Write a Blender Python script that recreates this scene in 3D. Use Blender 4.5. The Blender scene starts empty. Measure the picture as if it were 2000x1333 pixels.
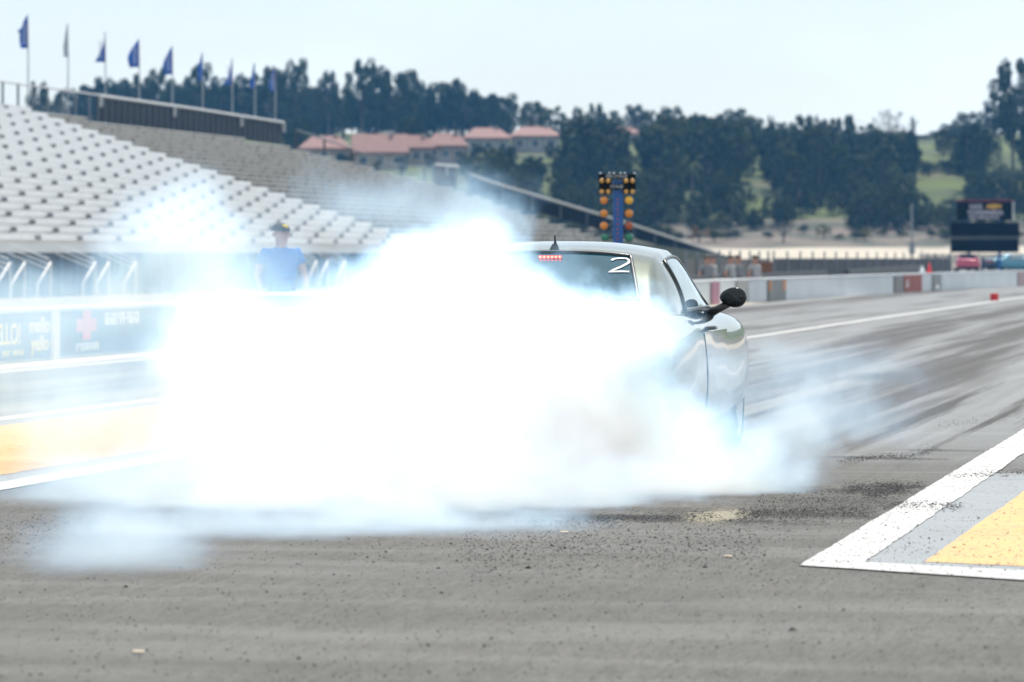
import bpy, bmesh, math, random
from mathutils import Vector, Matrix, noise
random.seed(7)
sc = bpy.context.scene
COL = sc.collection
R = math.radians
# ------------------------------------------------------------------ survey constants
F, HY, H = 7500.0, 498.0, 1.36            # focal length in photo pixels, horizon row, eye height
TH = R(11.8)                               # heading of the strip, to the right of the view
ST, CT = math.sin(TH), math.cos(TH)
def P(px, py, Y): return Vector(((px-1000)/F*Y, Y, H-(py-HY)/F*Y))
def G(px, py, z=0.0):
    Y = F*(H-z)/(py-HY); return Vector(((px-1000)/F*Y, Y, z))
def L(s, l, z=0.0): return Vector((s*ST+l*CT, s*CT-l*ST, z))      # along the strip, to its right, up
def lane(v): return (v.x*ST+v.y*CT, v.x*CT-v.y*ST)
def pix(v): return (1000+F*v.x/v.y, HY-F*(v.z-H)/v.y)
def s_at(px, l):                                                   # station where line l crosses column px
    k = (px-1000)/F
    return (k*(-l*ST)-l*CT)/(ST-k*CT)
def lerp(a, b, t): return a+(b-a)*t
def interp(x, pts):
    if x <= pts[0][0]: return pts[0][1]
    for (a, b), (c, d) in zip(pts, pts[1:]):
        if x <= c: return b+(d-b)*(x-a)/(c-a)
    return pts[-1][1]
# ------------------------------------------------------------------ materials
def newmat(name):
    m = bpy.data.materials.new(name); m.use_nodes = True
    return m, m.node_tree, m.node_tree.nodes['Principled BSDF']
def mat(name, col, rough=.6, metal=0., var=.12, scale=6., coat=0., spec=.5, bump=0., trans=0.):
    """principled surface whose colour and gloss wander with noise"""
    m, t, b = newmat(name)
    tc = t.nodes.new('ShaderNodeTexCoord'); nz = t.nodes.new('ShaderNodeTexNoise')
    nz.inputs['Scale'].default_value = scale; nz.inputs['Detail'].default_value = 5
    t.links.new(tc.outputs['Object'], nz.inputs['Vector'])
    mx = t.nodes.new('ShaderNodeMix'); mx.data_type = 'RGBA'
    mx.inputs['A'].default_value = (*[c*(1-var) for c in col], 1)
    mx.inputs['B'].default_value = (*[min(1, c*(1+var)) for c in col], 1)
    t.links.new(nz.outputs['Fac'], mx.inputs['Factor'])
    t.links.new(mx.outputs['Result'], b.inputs['Base Color'])
    b.inputs['Roughness'].default_value = rough; b.inputs['Metallic'].default_value = metal
    b.inputs['Specular IOR Level'].default_value = spec
    b.inputs['Coat Weight'].default_value = coat; b.inputs['Coat Roughness'].default_value = .03
    if bump:
        bp = t.nodes.new('ShaderNodeBump'); bp.inputs['Strength'].default_value = bump
        t.links.new(nz.outputs['Fac'], bp.inputs['Height']); t.links.new(bp.outputs[0], b.inputs['Normal'])
    return m
def emit(name, col, s):
    m, t, b = newmat(name)
    b.inputs['Base Color'].default_value = (*col, 1)
    b.inputs['Emission Color'].default_value = (*col, 1); b.inputs['Emission Strength'].default_value = s
    return m
def glassmat(name, tint, dens, diffuse_tint=None):
    m, t, b = newmat(name); t.nodes.remove(b)
    out = t.nodes['Material Output']
    tr = t.nodes.new('ShaderNodeBsdfTransparent'); tr.inputs[0].default_value = (*tint, 1)
    gl = t.nodes.new('ShaderNodeBsdfGlossy'); gl.inputs['Roughness'].default_value = .02
    gl.inputs['Color'].default_value = (.9, .95, .95, 1)
    fr = t.nodes.new('ShaderNodeFresnel'); fr.inputs[0].default_value = 1.5
    ad = t.nodes.new('ShaderNodeMath'); ad.operation = 'ADD'; ad.inputs[1].default_value = dens; ad.use_clamp = True
    t.links.new(fr.outputs[0], ad.inputs[0])
    mx = t.nodes.new('ShaderNodeMixShader'); t.links.new(ad.outputs[0], mx.inputs[0])
    if diffuse_tint:                       # glass tint added as diffuse, lifting the black of the shaded cabin
        df = t.nodes.new('ShaderNodeBsdfDiffuse'); df.inputs[0].default_value = (*diffuse_tint, 1); m2 = t.nodes.new('ShaderNodeMixShader'); m2.inputs[0].default_value = .6
        t.links.new(tr.outputs[0], m2.inputs[1]); t.links.new(df.outputs[0], m2.inputs[2]); tr = m2
    t.links.new(tr.outputs[0], mx.inputs[1]); t.links.new(gl.outputs[0], mx.inputs[2])
    t.links.new(mx.outputs[0], out.inputs['Surface'])
    return m
# ------------------------------------------------------------------ mesh helpers
class MB:
    def __init__(s): s.v = []; s.f = []; s.mi = []
    def add(s, vs, fs, mi=0):
        n = len(s.v); s.v += [tuple(v) for v in vs]
        s.f += [tuple(i+n for i in f) for f in fs]; s.mi += [mi]*len(fs)
        return s
    def quad(s, a, b, c, d, mi=0): return s.add([a, b, c, d], [(0, 1, 2, 3)], mi)
    def hexa(s, a, b, mi=0):            # two loops of four
        return s.add(list(a)+list(b), [(3, 2, 1, 0), (4, 5, 6, 7), (0, 1, 5, 4), (1, 2, 6, 5), (2, 3, 7, 6), (3, 0, 4, 7)], mi)
    def box(s, x0, y0, z0, x1, y1, z1, mi=0, fn=None):
        a = [(x0, y0, z0), (x1, y0, z0), (x1, y1, z0), (x0, y1, z0)]
        b = [(x0, y0, z1), (x1, y0, z1), (x1, y1, z1), (x0, y1, z1)]
        if fn: a = [fn(*p) for p in a]; b = [fn(*p) for p in b]
        return s.hexa(a, b, mi)
    def tube(s, pts, r, n=8, mi=0, cap=True, flat=1.):
        pts = [Vector(p) for p in pts]; rs = r if isinstance(r, (list, tuple)) else [r]*len(pts)
        rings = []; up = None
        for i, p in enumerate(pts):
            d = (pts[min(i+1, len(pts)-1)]-pts[max(i-1, 0)]).normalized()
            if up is None: up = Vector((0, 0, 1)) if abs(d.z) < .9 else Vector((0, 1, 0))
            x = d.cross(up)
            if x.length < 1e-4: x = d.cross(Vector((1, 0, 0)))
            x.normalize(); y = x.cross(d).normalized(); up = y
            rings.append([p+x*math.cos(2*math.pi*k/n)*rs[i]+y*math.sin(2*math.pi*k/n)*rs[i]*flat for k in range(n)])
        vs = [v for q in rings for v in q]; fs = []
        for i in range(len(pts)-1):
            for k in range(n):
                a = i*n+k; b = i*n+(k+1) % n
                fs.append((a, b, b+n, a+n))
        if cap: fs += [tuple(range(n-1, -1, -1)), tuple(range(len(vs)-n, len(vs)))]
        return s.add(vs, fs, mi)
    def ball(s, c, r, seg=14, ring=9, mi=0, fn=None):
        c = Vector(c); r = Vector(r) if not isinstance(r, (int, float)) else Vector((r, r, r))
        vs = []; fs = []
        for i in range(ring+1):
            a = math.pi*i/ring
            for k in range(seg):
                b = 2*math.pi*k/seg
                q = Vector((math.sin(a)*math.cos(b), math.sin(a)*math.sin(b), math.cos(a)))
                if fn: q = fn(q)
                vs.append(c+Vector((q.x*r.x, q.y*r.y, q.z*r.z)))
        for i in range(ring):
            for k in range(seg):
                fs.append((i*seg+k, (i+1)*seg+k, (i+1)*seg+(k+1) % seg, i*seg+(k+1) % seg))
        return s.add(vs, fs, mi)
    def lathe(s, prof, c, axis='x', n=32, mi=0):
        vs = []; fs = []; c = Vector(c)
        for (h, r) in prof:
            for k in range(n):
                a = 2*math.pi*k/n; q = (h, r*math.cos(a), r*math.sin(a))
                vs.append(c+(Vector(q) if axis == 'x' else Vector((q[1], q[2], q[0])) if axis == 'z' else Vector((q[2], q[0], q[1]))))
        for i in range(len(prof)-1):
            for k in range(n):
                fs.append((i*n+k, i*n+(k+1) % n, (i+1)*n+(k+1) % n, (i+1)*n+k))
        return s.add(vs, fs, mi)
    def build(s, name, m, parent=None, smooth=False, sub=0, recalc=True):
        me = bpy.data.meshes.new(name); me.from_pydata(s.v, [], s.f); me.validate()
        ms = m if isinstance(m, (list, tuple)) else [m]
        for k in ms: me.materials.append(k)
        if len(ms) > 1 and len(me.polygons) == len(s.mi): me.polygons.foreach_set('material_index', s.mi)
        if recalc:
            bm = bmesh.new(); bm.from_mesh(me); bmesh.ops.remove_doubles(bm, verts=bm.verts, dist=1e-5)
            bmesh.ops.recalc_face_normals(bm, faces=bm.faces); bm.to_mesh(me); bm.free()
        if smooth: me.polygons.foreach_set('use_smooth', [True]*len(me.polygons))
        o = bpy.data.objects.new(name, me); COL.objects.link(o)
        if sub:
            md = o.modifiers.new('sub', 'SUBSURF'); md.levels = md.render_levels = sub
        if parent: o.parent = parent
        return o
def empty(name, loc=(0, 0, 0), rz=0):
    o = bpy.data.objects.new(name, None); COL.objects.link(o); o.location = loc; o.rotation_euler = (0, 0, rz); return o
def tag(o, label, cat, group=None):
    o['label'] = label; o['category'] = cat
    if group: o['group'] = group
    return o
def kind(o, k): o['kind'] = k; return o
def children(o): return [c for c in COL.objects if c.parent == o]
def copy_tree(o, parent=None):
    c = o.copy(); COL.objects.link(c); c.parent = parent
    for ch in list(o.children): copy_tree(ch, c)
    return c
def evaluated(o, name=None):
    """bake the modifiers of o into its mesh"""
    dg = bpy.context.evaluated_depsgraph_get(); dg.update()
    me = bpy.data.meshes.new_from_object(o.evaluated_get(dg)); o.modifiers.clear(); o.data = me
    return o
def stroke_text(strokes, place, w, th=.004):
    """flat lettering from polylines: place(u, v) gives a point and a normal"""
    mb = MB()
    for st in strokes:
        pts = []
        for i in range(len(st)-1):
            n = max(1, int(math.dist(st[i], st[i+1])/.08))
            pts += [(lerp(st[i][0], st[i+1][0], k/n), lerp(st[i][1], st[i+1][1], k/n)) for k in range(n)]
        pts.append(st[-1])
        Q = [place(*p) for p in pts]
        ring = []
        for i in range(len(pts)):
            d = (Q[min(i+1, len(Q)-1)][0]-Q[max(i-1, 0)][0]).normalized()
            n = Q[i][1]; x = d.cross(n).normalized()*w
            ring.append((Q[i][0]+x, Q[i][0]-x, Q[i][0]-x+n*th, Q[i][0]+x+n*th))
        for a, b in zip(ring, ring[1:]): mb.hexa(a, b)
    return mb
def text_mesh(body, size, name, m, parent, frame, shear=0., stretch=1., ext=.004, bold=0.):
    """real lettering: a text turned to mesh and set into frame (a 4x4 matrix: x right, y up, z out)"""
    cu = bpy.data.curves.new(name, 'FONT'); cu.body = body; cu.size = size; cu.align_x = 'CENTER'; cu.align_y = 'CENTER'
    cu.extrude = ext; cu.shear = shear; cu.offset = bold
    o = bpy.data.objects.new(name, cu); COL.objects.link(o)
    dg = bpy.context.evaluated_depsgraph_get(); dg.update()
    me = bpy.data.meshes.new_from_object(o.evaluated_get(dg)); bpy.data.objects.remove(o)
    me.transform(frame @ Matrix.Diagonal((stretch, 1, 1, 1))); me.materials.clear(); me.materials.append(m)
    o = bpy.data.objects.new(name, me); COL.objects.link(o)
    if parent: o.parent = parent
    return o
def frame_of(p, right, up):
    right = Vector(right).normalized(); up = Vector(up).normalized(); n = right.cross(up)
    return Matrix(((right.x, up.x, n.x, p[0]), (right.y, up.y, n.y, p[1]), (right.z, up.z, n.z, p[2]), (0, 0, 0, 1)))
# ------------------------------------------------------------------ camera, light, sky
cam = bpy.data.cameras.new('camera'); co = bpy.data.objects.new('camera', cam); COL.objects.link(co); sc.camera = co
co.location = (0, 0, H); co.rotation_euler = (math.pi/2, 0, 0)
cam.sensor_width = 36; cam.lens = F/2000*36; cam.shift_y = (HY-666.5)/2000; cam.clip_start = .5; cam.clip_end = 6000
cam.dof.use_dof = True; cam.dof.focus_distance = 23.5; cam.dof.aperture_fstop = 4.2
AZ, EL = R(14), R(60)
w = bpy.data.worlds.new('World'); sc.world = w; w.use_nodes = True
t = w.node_tree; sky = t.nodes.new('ShaderNodeTexSky'); sky.sky_type = 'NISHITA'; sky.sun_disc = False
sky.sun_elevation = EL; sky.sun_rotation = AZ; sky.dust_density = 1.2; sky.ozone_density = 2.0
bg = t.nodes['Background']; bg.inputs[1].default_value = .1
tc = t.nodes.new('ShaderNodeTexCoord'); mp = t.nodes.new('ShaderNodeMapping'); mp.inputs['Scale'].default_value = (1, 1, 3.2)
nz = t.nodes.new('ShaderNodeTexNoise'); nz.inputs['Scale'].default_value = 5.5; nz.inputs['Detail'].default_value = 5; nz.inputs['Roughness'].default_value = .55
mr = t.nodes.new('ShaderNodeMapRange'); mr.interpolation_type = 'SMOOTHSTEP'
mr.inputs[1].default_value = .36; mr.inputs[2].default_value = .66; mr.inputs[3].default_value = .55; mr.inputs[4].default_value = .97
mx = t.nodes.new('ShaderNodeMix'); mx.data_type = 'RGBA'; mx.inputs['B'].default_value = (8.3, 9.1, 9.45, 1)   # thin high cloud
t.links.new(tc.outputs['Generated'], mp.inputs[0]); t.links.new(mp.outputs[0], nz.inputs['Vector'])
t.links.new(nz.outputs['Fac'], mr.inputs[0]); t.links.new(mr.outputs[0], mx.inputs['Factor'])
t.links.new(sky.outputs[0], mx.inputs['A']); t.links.new(mx.outputs['Result'], bg.inputs[0])
la = bpy.data.lights.new('sun', 'SUN'); la.energy = 4.3; la.angle = R(.5); la.color = (1, .95, .88)
lo = bpy.data.objects.new('sun', la); COL.objects.link(lo)
sd = Vector((math.sin(AZ)*math.cos(EL), math.cos(AZ)*math.cos(EL), math.sin(EL)))
lo.rotation_euler = sd.to_track_quat('Z', 'Y').to_euler(); lo.location = (10, 60, 60)
vs = sc.view_settings; vs.view_transform = 'Standard'; vs.look = 'None'; vs.exposure = .36; vs.gamma = 1
cy = sc.cycles; cy.use_denoising = True; cy.volume_step_rate = .35; cy.volume_max_steps = 300
cy.volume_bounces = 26; cy.max_bounces = 28; cy.diffuse_bounces = 3; cy.glossy_bounces = 3; cy.transmission_bounces = 6; cy.transparent_max_bounces = 12
cy.sample_clamp_indirect = 6
# ------------------------------------------------------------------ node shorthand
class NT:
    def __init__(s, tree): s.t = tree
    def put(s, inp, v):
        if isinstance(v, bpy.types.NodeSocket): s.t.links.new(v, inp)
        else: inp.default_value = v
    def math(s, op, a, b=0., clamp=False):
        n = s.t.nodes.new('ShaderNodeMath'); n.operation = op; n.use_clamp = clamp
        s.put(n.inputs[0], a); s.put(n.inputs[1], b); return n.outputs[0]
    def ramp(s, x, a, b, lo=0., hi=1., smooth=True):
        n = s.t.nodes.new('ShaderNodeMapRange'); n.interpolation_type = 'SMOOTHSTEP' if smooth else 'LINEAR'
        s.put(n.inputs[0], x)
        for i, v in enumerate((a, b, lo, hi)): s.put(n.inputs[i+1], v)
        return n.outputs[0]
    def noise(s, vec, scale, detail=4, rough=.5, out='Fac'):
        n = s.t.nodes.new('ShaderNodeTexNoise'); s.put(n.inputs['Vector'], vec)
        n.inputs['Scale'].default_value = scale; n.inputs['Detail'].default_value = detail; n.inputs['Roughness'].default_value = rough
        return n.outputs[out]
    def voro(s, vec, scale, out='Distance'):
        n = s.t.nodes.new('ShaderNodeTexVoronoi'); s.put(n.inputs['Vector'], vec); n.inputs['Scale'].default_value = scale
        return n.outputs[out]
    def mapv(s, vec, scale, loc=(0, 0, 0), rz=0.):
        n = s.t.nodes.new('ShaderNodeMapping'); s.put(n.inputs[0], vec)
        n.inputs['Scale'].default_value = scale; n.inputs['Location'].default_value = loc; n.inputs['Rotation'].default_value = (0, 0, rz)
        return n.outputs[0]
    def mix(s, f, a, b, mode='MIX'):
        n = s.t.nodes.new('ShaderNodeMix'); n.data_type = 'RGBA'; n.blend_type = mode
        s.put(n.inputs['Factor'], f); s.put(n.inputs['A'], a); s.put(n.inputs['B'], b); return n.outputs['Result']
    def sep(s, v):
        n = s.t.nodes.new('ShaderNodeSeparateXYZ'); s.put(n.inputs[0], v); return n.outputs
    def obj(s): return s.t.nodes.new('ShaderNodeTexCoord').outputs['Object']
    def bump(s, h, strength, dist=.02):
        n = s.t.nodes.new('ShaderNodeBump'); n.inputs['Strength'].default_value = strength; n.inputs['Distance'].default_value = dist
        s.put(n.inputs['Height'], h); return n.outputs[0]
def lanes(o):           # lay an object out in strip coordinates: local x across to the right, local y along
    o.rotation_euler = (0, 0, -TH); return o
def ll(v): l_s = lane(v); return (l_s[1], l_s[0], 0)
# ------------------------------------------------------------------ ground and strip
m_dirt, t, b = newmat('dirt'); n = NT(t); v = n.obj()
c = n.mix(n.noise(v, .15, 5), (.20, .17, .12, 1), (.34, .30, .23, 1)); c = n.mix(n.ramp(n.noise(v, .05, 4), .5, .7), c, (.16, .17, .08, 1))
n.put(b.inputs['Base Color'], c); b.inputs['Roughness'].default_value = .95
kind(MB().quad((-2500, -300, -.02), (2500, -300, -.02), (2500, 4500, -.02), (-2500, 4500, -.02)).build('ground', m_dirt), 'structure')

m_track, t, b = newmat('track_asphalt'); n = NT(t); v = n.obj(); x, y, _ = n.sep(v)
grain = n.noise(v, 95, 3, .7); stone = n.voro(v, 120); blot = n.noise(v, .55, 5, .55); band = n.noise(n.mapv(v, (.25, 1.1, 1), rz=-.2), 1.4, 4, .5)
g2 = n.noise(n.mapv(v, (1, .14, 1)), 42, 5, .75); g3 = n.noise(n.mapv(v, (1, .10, 1)), 11, 4, .65)
c = n.mix(n.ramp(n.math('ADD', n.math('MULTIPLY', grain, .35), n.math('ADD', n.math('MULTIPLY', g2, .75), n.math('MULTIPLY', g3, .35))), .42, 1.02, 0, 1, False), (.050, .048, .043, 1), (.192, .187, .175, 1))
c = n.mix(n.ramp(n.noise(n.mapv(v, (1, .16, 1), (3, 7, 0)), 60, 2, .5), .66, .74, 0., .75), c, (.035, .034, .032, 1))
c = n.mix(n.ramp(stone, .0, .32, .6, 0.), c, (.03, .03, .03, 1))
c = n.mix(n.ramp(blot, .3, .75, 0., .45), c, (.075, .073, .070, 1))
c = n.mix(n.ramp(band, .45, .72, 0., .45), c, (.20, .198, .19, 1))
# rubber laid down along both lanes
xs_ = n.math('ADD', x, n.ramp(y, 28, 80, 0., 1.7))
wob = n.math('MULTIPLY', n.math('SUBTRACT', n.noise(n.mapv(v, (.0, .05, 1)), 1, 2), .5), .8)
def groove(l0, hw, soft):
    d = n.math('ABSOLUTE', n.math('SUBTRACT', n.math('ADD', xs_, wob), l0)); return n.ramp(d, hw, hw+soft, 1., 0.)
st1 = n.noise(n.mapv(v, (3.2, .05, 1)), 1, 5, .65); st2 = n.noise(n.mapv(v, (4.5, .09, 1)), 1, 4, .6)
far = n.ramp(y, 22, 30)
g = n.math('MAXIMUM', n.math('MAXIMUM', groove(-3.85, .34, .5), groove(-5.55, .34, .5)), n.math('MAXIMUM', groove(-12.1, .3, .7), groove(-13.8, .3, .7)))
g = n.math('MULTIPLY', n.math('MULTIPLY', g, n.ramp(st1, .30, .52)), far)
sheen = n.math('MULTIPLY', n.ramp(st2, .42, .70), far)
c = n.mix(n.math('MULTIPLY', far, .5), c, (.27, .285, .295, 1)); c = n.mix(n.math('MULTIPLY', sheen, .4), c, (.24, .25, .26, 1))  # paler bluish tint stands for sky sheen on the far asphalt, put into the colour
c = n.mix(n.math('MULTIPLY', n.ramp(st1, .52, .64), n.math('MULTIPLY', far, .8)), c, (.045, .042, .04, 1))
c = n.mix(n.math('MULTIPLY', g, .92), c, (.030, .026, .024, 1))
# scrub marks where cars turn into the box: flat dark patches with ragged edges
rag = n.math('ADD', n.math('MULTIPLY', n.math('SUBTRACT', n.noise(n.mapv(v, (1.2, 3., 1)), 2.2, 6, .75), .5), 1.6), n.math('MULTIPLY', n.math('SUBTRACT', g2, .5), 2.4))
def patch(q, rl, rs, amt=.9):
    l0, s0, _ = ll(G(*q))
    dx = n.math('DIVIDE', n.math('SUBTRACT', x, l0), rl); dy = n.math('DIVIDE', n.math('SUBTRACT', n.math('ADD', y, n.math('MULTIPLY', n.math('SUBTRACT', x, l0), ST/CT*1.0)), s0), rs)
    d = n.math('ADD', n.math('SQRT', n.math('ADD', n.math('MULTIPLY', dx, dx), n.math('MULTIPLY', dy, dy))), rag)
    return n.ramp(d, .45, 1.05, amt, 0.)
for q, rl, rs, amt in [((1690, 960), .4, .3, .55), ((1760, 951), .3, .2, .55), ((1600, 985), .8, .7, .35), ((1500, 1004), 1.0, .35, .5), ((1720, 895), .5, .22, .6), ((1840, 880), .4, .2, .45), ((1250, 1012), 1.1, .3, .8),
                       ((1740, 735), .5, 2.2, .7)]:
    c = n.mix(patch(q, rl, rs, amt), c, (.028, .027, .026, 1))
c = n.mix(patch((1400, 1008), .18, .6, .55), c, (.40, .36, .26, 1))      # a worn spot of pale paint
n.put(b.inputs['Base Color'], c); b.inputs['Specular IOR Level'].default_value = .18; n.put(b.inputs['Roughness'], n.ramp(n.math('ADD', g, n.math('MULTIPLY', sheen, .6)), 0., 1., .92, .62)); n.put(b.inputs['Normal'], n.bump(n.math('ADD', grain, n.math('MULTIPLY', stone, .8)), .5, .008))
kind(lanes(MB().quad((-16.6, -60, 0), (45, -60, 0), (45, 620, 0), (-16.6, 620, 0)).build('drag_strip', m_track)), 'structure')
kind(lanes(MB().quad((-38, -60, -.008), (-16.6, -60, -.008), (-16.6, 620, -.008), (-38, 620, -.008)).build('service_road', mat('service_asphalt', (.17, .17, .17), .9, var=.2, scale=2))), 'structure')

def paint(name, col, wear, dark=(.10, .10, .10)):
    m, t, b = newmat(name); n = NT(t); v = n.obj()
    sc1 = n.noise(n.mapv(v, (1.4, .5, 1), rz=.2), 5, 6, .75); sp = n.noise(n.mapv(v, (1, .15, 1)), 40, 4, .7); grim = n.noise(v, 1.3, 5, .6)
    c = n.mix(n.ramp(grim, .35, .8, 0., .35), (*col, 1), (*[k*.72 for k in col], 1))
    c = n.mix(n.math('MULTIPLY', n.ramp(sc1, .62-wear, .74-wear*.6), .55), c, (*[(k+.3)/2*.8 for k in col], 1))
    c = n.mix(n.ramp(sp, .57, .66, 0., .8), c, (*dark, 1))
    rub = n.noise(n.mapv(v, (.9, 5., 1), rz=-TH), 1.6, 6, .75)
    c = n.mix(n.ramp(rub, .57, .68, 0., .7), c, (.04, .04, .04, 1))
    n.put(b.inputs['Base Color'], c); b.inputs['Roughness'].default_value = .75; n.put(b.inputs['Normal'], n.bump(sp, .4, .006)); return m
m_white = paint('white_road_paint', (.43, .425, .415), .05); m_yel = paint('yellow_road_paint', (.53, .33, .125), .10); m_grey = paint('grey_road_paint', (.215, .235, .25), .0)
def sheet(name, pts, m, z):
    rj = random.Random(len(name)+len(pts)); Q = []
    for a, b_ in zip(pts, pts[1:]+pts[:1]):
        n_ = min(700, max(1, int((b_-a).length/.05))); d_ = (b_-a).normalized(); w_ = Vector((d_.y, -d_.x, 0)); s0 = rj.uniform(0, 99)
        Q += [a.lerp(b_, i/n_)+w_*((.007*noise.noise((s0, i*.035*(b_-a).length/n_/.05, 0))+.009*noise.noise((s0, i*.31, 5.))) if i else 0) for i in range(n_)]
    k = [ll(q) for q in Q]; o = MB().add([(a, b_, z) for a, b_, _ in k], [tuple(range(len(k)))]).build(name, m); return kind(lanes(o), 'structure')
def strip_poly(l0, l1, s0, s1): return [L(s0, l0), L(s0, l1), L(s1, l1), L(s1, l0)]
# right-hand island: grey field, yellow panel, white edge line and its slanted front line
A = G(1560, 1107); B2 = G(2000, 1136); C2 = G(2000, 1117); D = G(1688, 1101)
dirf = (B2-A).normalized(); dirb = (C2-D).normalized()
far_l = L(60, -2.24); far_r = L(60, -1.95)
sheet('painted_island', [A+Vector((.1, .05, 0)), A+dirf*6+Vector((0, .1, 0)), L(16, 8), L(24, 8), L(24, -2.1)], m_grey, .002)
sheet('yellow_marking', [G(1806, 1099), G(2000, 1108), G(2000, 1108)+dirb*4, L(16, 6), L(23, 6), L(23, -1.62)], m_yel, .004)
sheet('white_line', [A, D, far_r, far_l], m_white, .006)
sheet('white_line', [A, A+dirf*6, D+dirb*5.6, D], m_white, .0068)
# island between the two lanes
sheet('painted_island', strip_poly(-10.62, -7.42, 2, 46), m_grey, .002)
sheet('yellow_marking', strip_poly(-10.2, -7.92, 4, 45), m_yel, .004)
sheet('white_line', strip_poly(-7.66, -7.4, 2, 46), m_white, .006)
sheet('white_line', strip_poly(-10.72, -10.5, 2, 46), m_white, .006)
sheet('white_line', strip_poly(-9.22, -8.98, 50, 500), m_white, .006)
sheet('white_line', strip_poly(-14.95, -14.75, 2, 300), m_white, .006)
sheet('concrete_apron', strip_poly(-15.9, -15.25, -20, 108), mat('pale_concrete', (.42, .37, .29), .9, var=.2, scale=3), .005)
# loose tyre rubber and grit over the near asphalt: beyond counting
mb = MB(); rg = random.Random(3)
for i in range(9000):
    px = rg.uniform(-40, 2040); py = 985+(rg.random()**.8)*360
    if rg.random() < .35: px = rg.gauss(1150, 330); py = rg.gauss(1060, 38)
    if py < 985: continue
    g0 = G(px, py); r = abs(rg.gauss(0, 1))*.0017+.0009
    if rg.random() < .012: r *= 2.6
    a = rg.uniform(0, 6.28); q = Vector((math.cos(a), math.sin(a), 0)); k = q.cross(Vector((0, 0, 1))); e = rg.uniform(.5, 1.6)
    g0.z = .007 if px > 1500 else .001
    mb.add([g0-q*r*e-k*r*.5, g0+q*r*e-k*r*.6, g0+q*r*e*.8+k*r*.6, g0-q*r*e*.9+k*r*.5, g0+Vector((0, 0, r*.9))+q*r*.2], [(0, 1, 4), (1, 2, 4), (2, 3, 4), (3, 0, 4)])
for (x0, y0, x1, y1, sp_, cnt_) in [(1650, 958, 1760, 951, 5, 900), (1690, 972, 1800, 949, 5, 700), (1440, 1005, 1700, 1003, 7, 1500), (1735, 989, 1880, 990, 5, 420), (1860, 933, 2010, 924, 4, 320), (1640, 902, 1760, 890, 3, 420), (1750, 897, 1830, 879, 3, 250), (1830, 835, 2000, 812, 5, 220),
                                    (1160, 1014, 1400, 1008, 4, 700), (1000, 1020, 1200, 1018, 4, 500), (0, 1040, 260, 1020, 24, 700), (900, 1070, 1500, 1060, 26, 1800), (1480, 985, 1760, 975, 16, 1400), (1560, 1080, 1990, 1090, 40, 260)]:
    for i in range(int(cnt_*1.7)):
        k = rg.random(); px = lerp(x0, x1, k)+rg.gauss(0, 8); py = lerp(y0, y1, k)+rg.gauss(0, sp_)
        g0 = G(px, py); r = abs(rg.gauss(0, 1))*.0017+.0009; a = rg.uniform(-.5, .5); q = Vector((math.cos(a), math.sin(a), 0)); k2 = q.cross(Vector((0, 0, 1))); e = rg.uniform(.8, 2.2)
        g0.z = .007 if px > 1480 else .001
        mb.add([g0-q*r*e-k2*r*.5, g0+q*r*e-k2*r*.6, g0+q*r*e*.8+k2*r*.6, g0-q*r*e*.9+k2*r*.5, g0+Vector((0, 0, r*.8))+q*r*.2], [(0, 1, 4), (1, 2, 4), (2, 3, 4), (3, 0, 4)])
kind(mb.build('rubber_crumbs', mat('rubber', (.02, .02, .02), .8, var=.4, scale=30), recalc=False), 'stuff')
for (px, py, ln) in [(272, 1278, .022), (1104, 1043, .024), (1424, 1090, .02)]:
    g0 = G(px, py); o = MB().box(-ln, -.012, .002, ln*.7, .014, .006, fn=lambda x_, y_, z_: g0+Vector((x_, y_+x_*.3, z_+.3*abs(x_)))).build('paper_scrap', mat('scrap', (.7, .55, .4), .8))
    tag(o, {272: 'tan scrap lying on the asphalt at the lower left', 1104: 'pale scrap lying on the asphalt below the thick smoke', 1424: 'pale flake on the asphalt left of the white painted corner'}[px], 'scrap')
# ------------------------------------------------------------------ cars
m_trim = mat('black_trim', (.012, .013, .014), .28, spec=.6); m_gloss = mat('gloss_black', (.004, .006, .006), .12, spec=.4); m_tyre = mat('tyre_rubber', (.02, .02, .02), .85, var=.3)
m_rim = mat('alloy', (.45, .46, .48), .3, .9); m_dark = mat('cabin_dark', (.02, .055, .065), .7)
m_chrome = mat('chrome', (.8, .8, .8), .08, 1., var=.02); m_red = mat('red_lens', (.35, .01, .01), .15, coat=1.)
m_glass = glassmat('tinted_glass', (.10, .34, .40), .02, (.006, .085, .13))
WB = 2.95
STN = [(-1.08, .78, .44, .95), (-1.05, .87, .31, 1.00), (-.85, .93, .25, 1.035), (-.5, .955, .23, 1.03), (0, .972, .22, 1.02), (.45, .958, .19, 1.005), (1.3, .938, .17, .985), (2.0, .938, .17, .985),
       (2.45, .95, .18, .99), (2.95, .962, .2, .975), (3.45, .95, .22, .94), (3.82, .905, .27, .905), (3.93, .83, .34, .86)]
def body_profile(W, zb, zd):
    return [(0, zb), (W-.2, zb), (W-.035, zb+.07), (W-.005, zb+.22), (W, .60), (W-.012, .76), (W-.03, zd-.105), (W-.075, zd-.035), (W-.2, zd), (W*.5, zd+.013), (0, zd+.018)]
GT = [-.36, -.3, 0, .35, .45, .65, .9, 1.15, 1.36, 1.5, 1.75, 2.0, 2.14, 2.2]
top_z = [(-.36, 1.02), (-.3, 1.05), (-.1, 1.155), (.15, 1.283), (.36, 1.378), (.45, 1.40), (.65, 1.432), (.9, 1.45), (1.15, 1.444), (1.34, 1.415), (1.5, 1.345), (1.75, 1.21), (2.0, 1.075), (2.14, 1.0), (2.2, .97)]
belt_w = [(-.36, .76), (0, .85), (.5, .845), (1.3, .84), (2.0, .83), (2.2, .80)]
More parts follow.
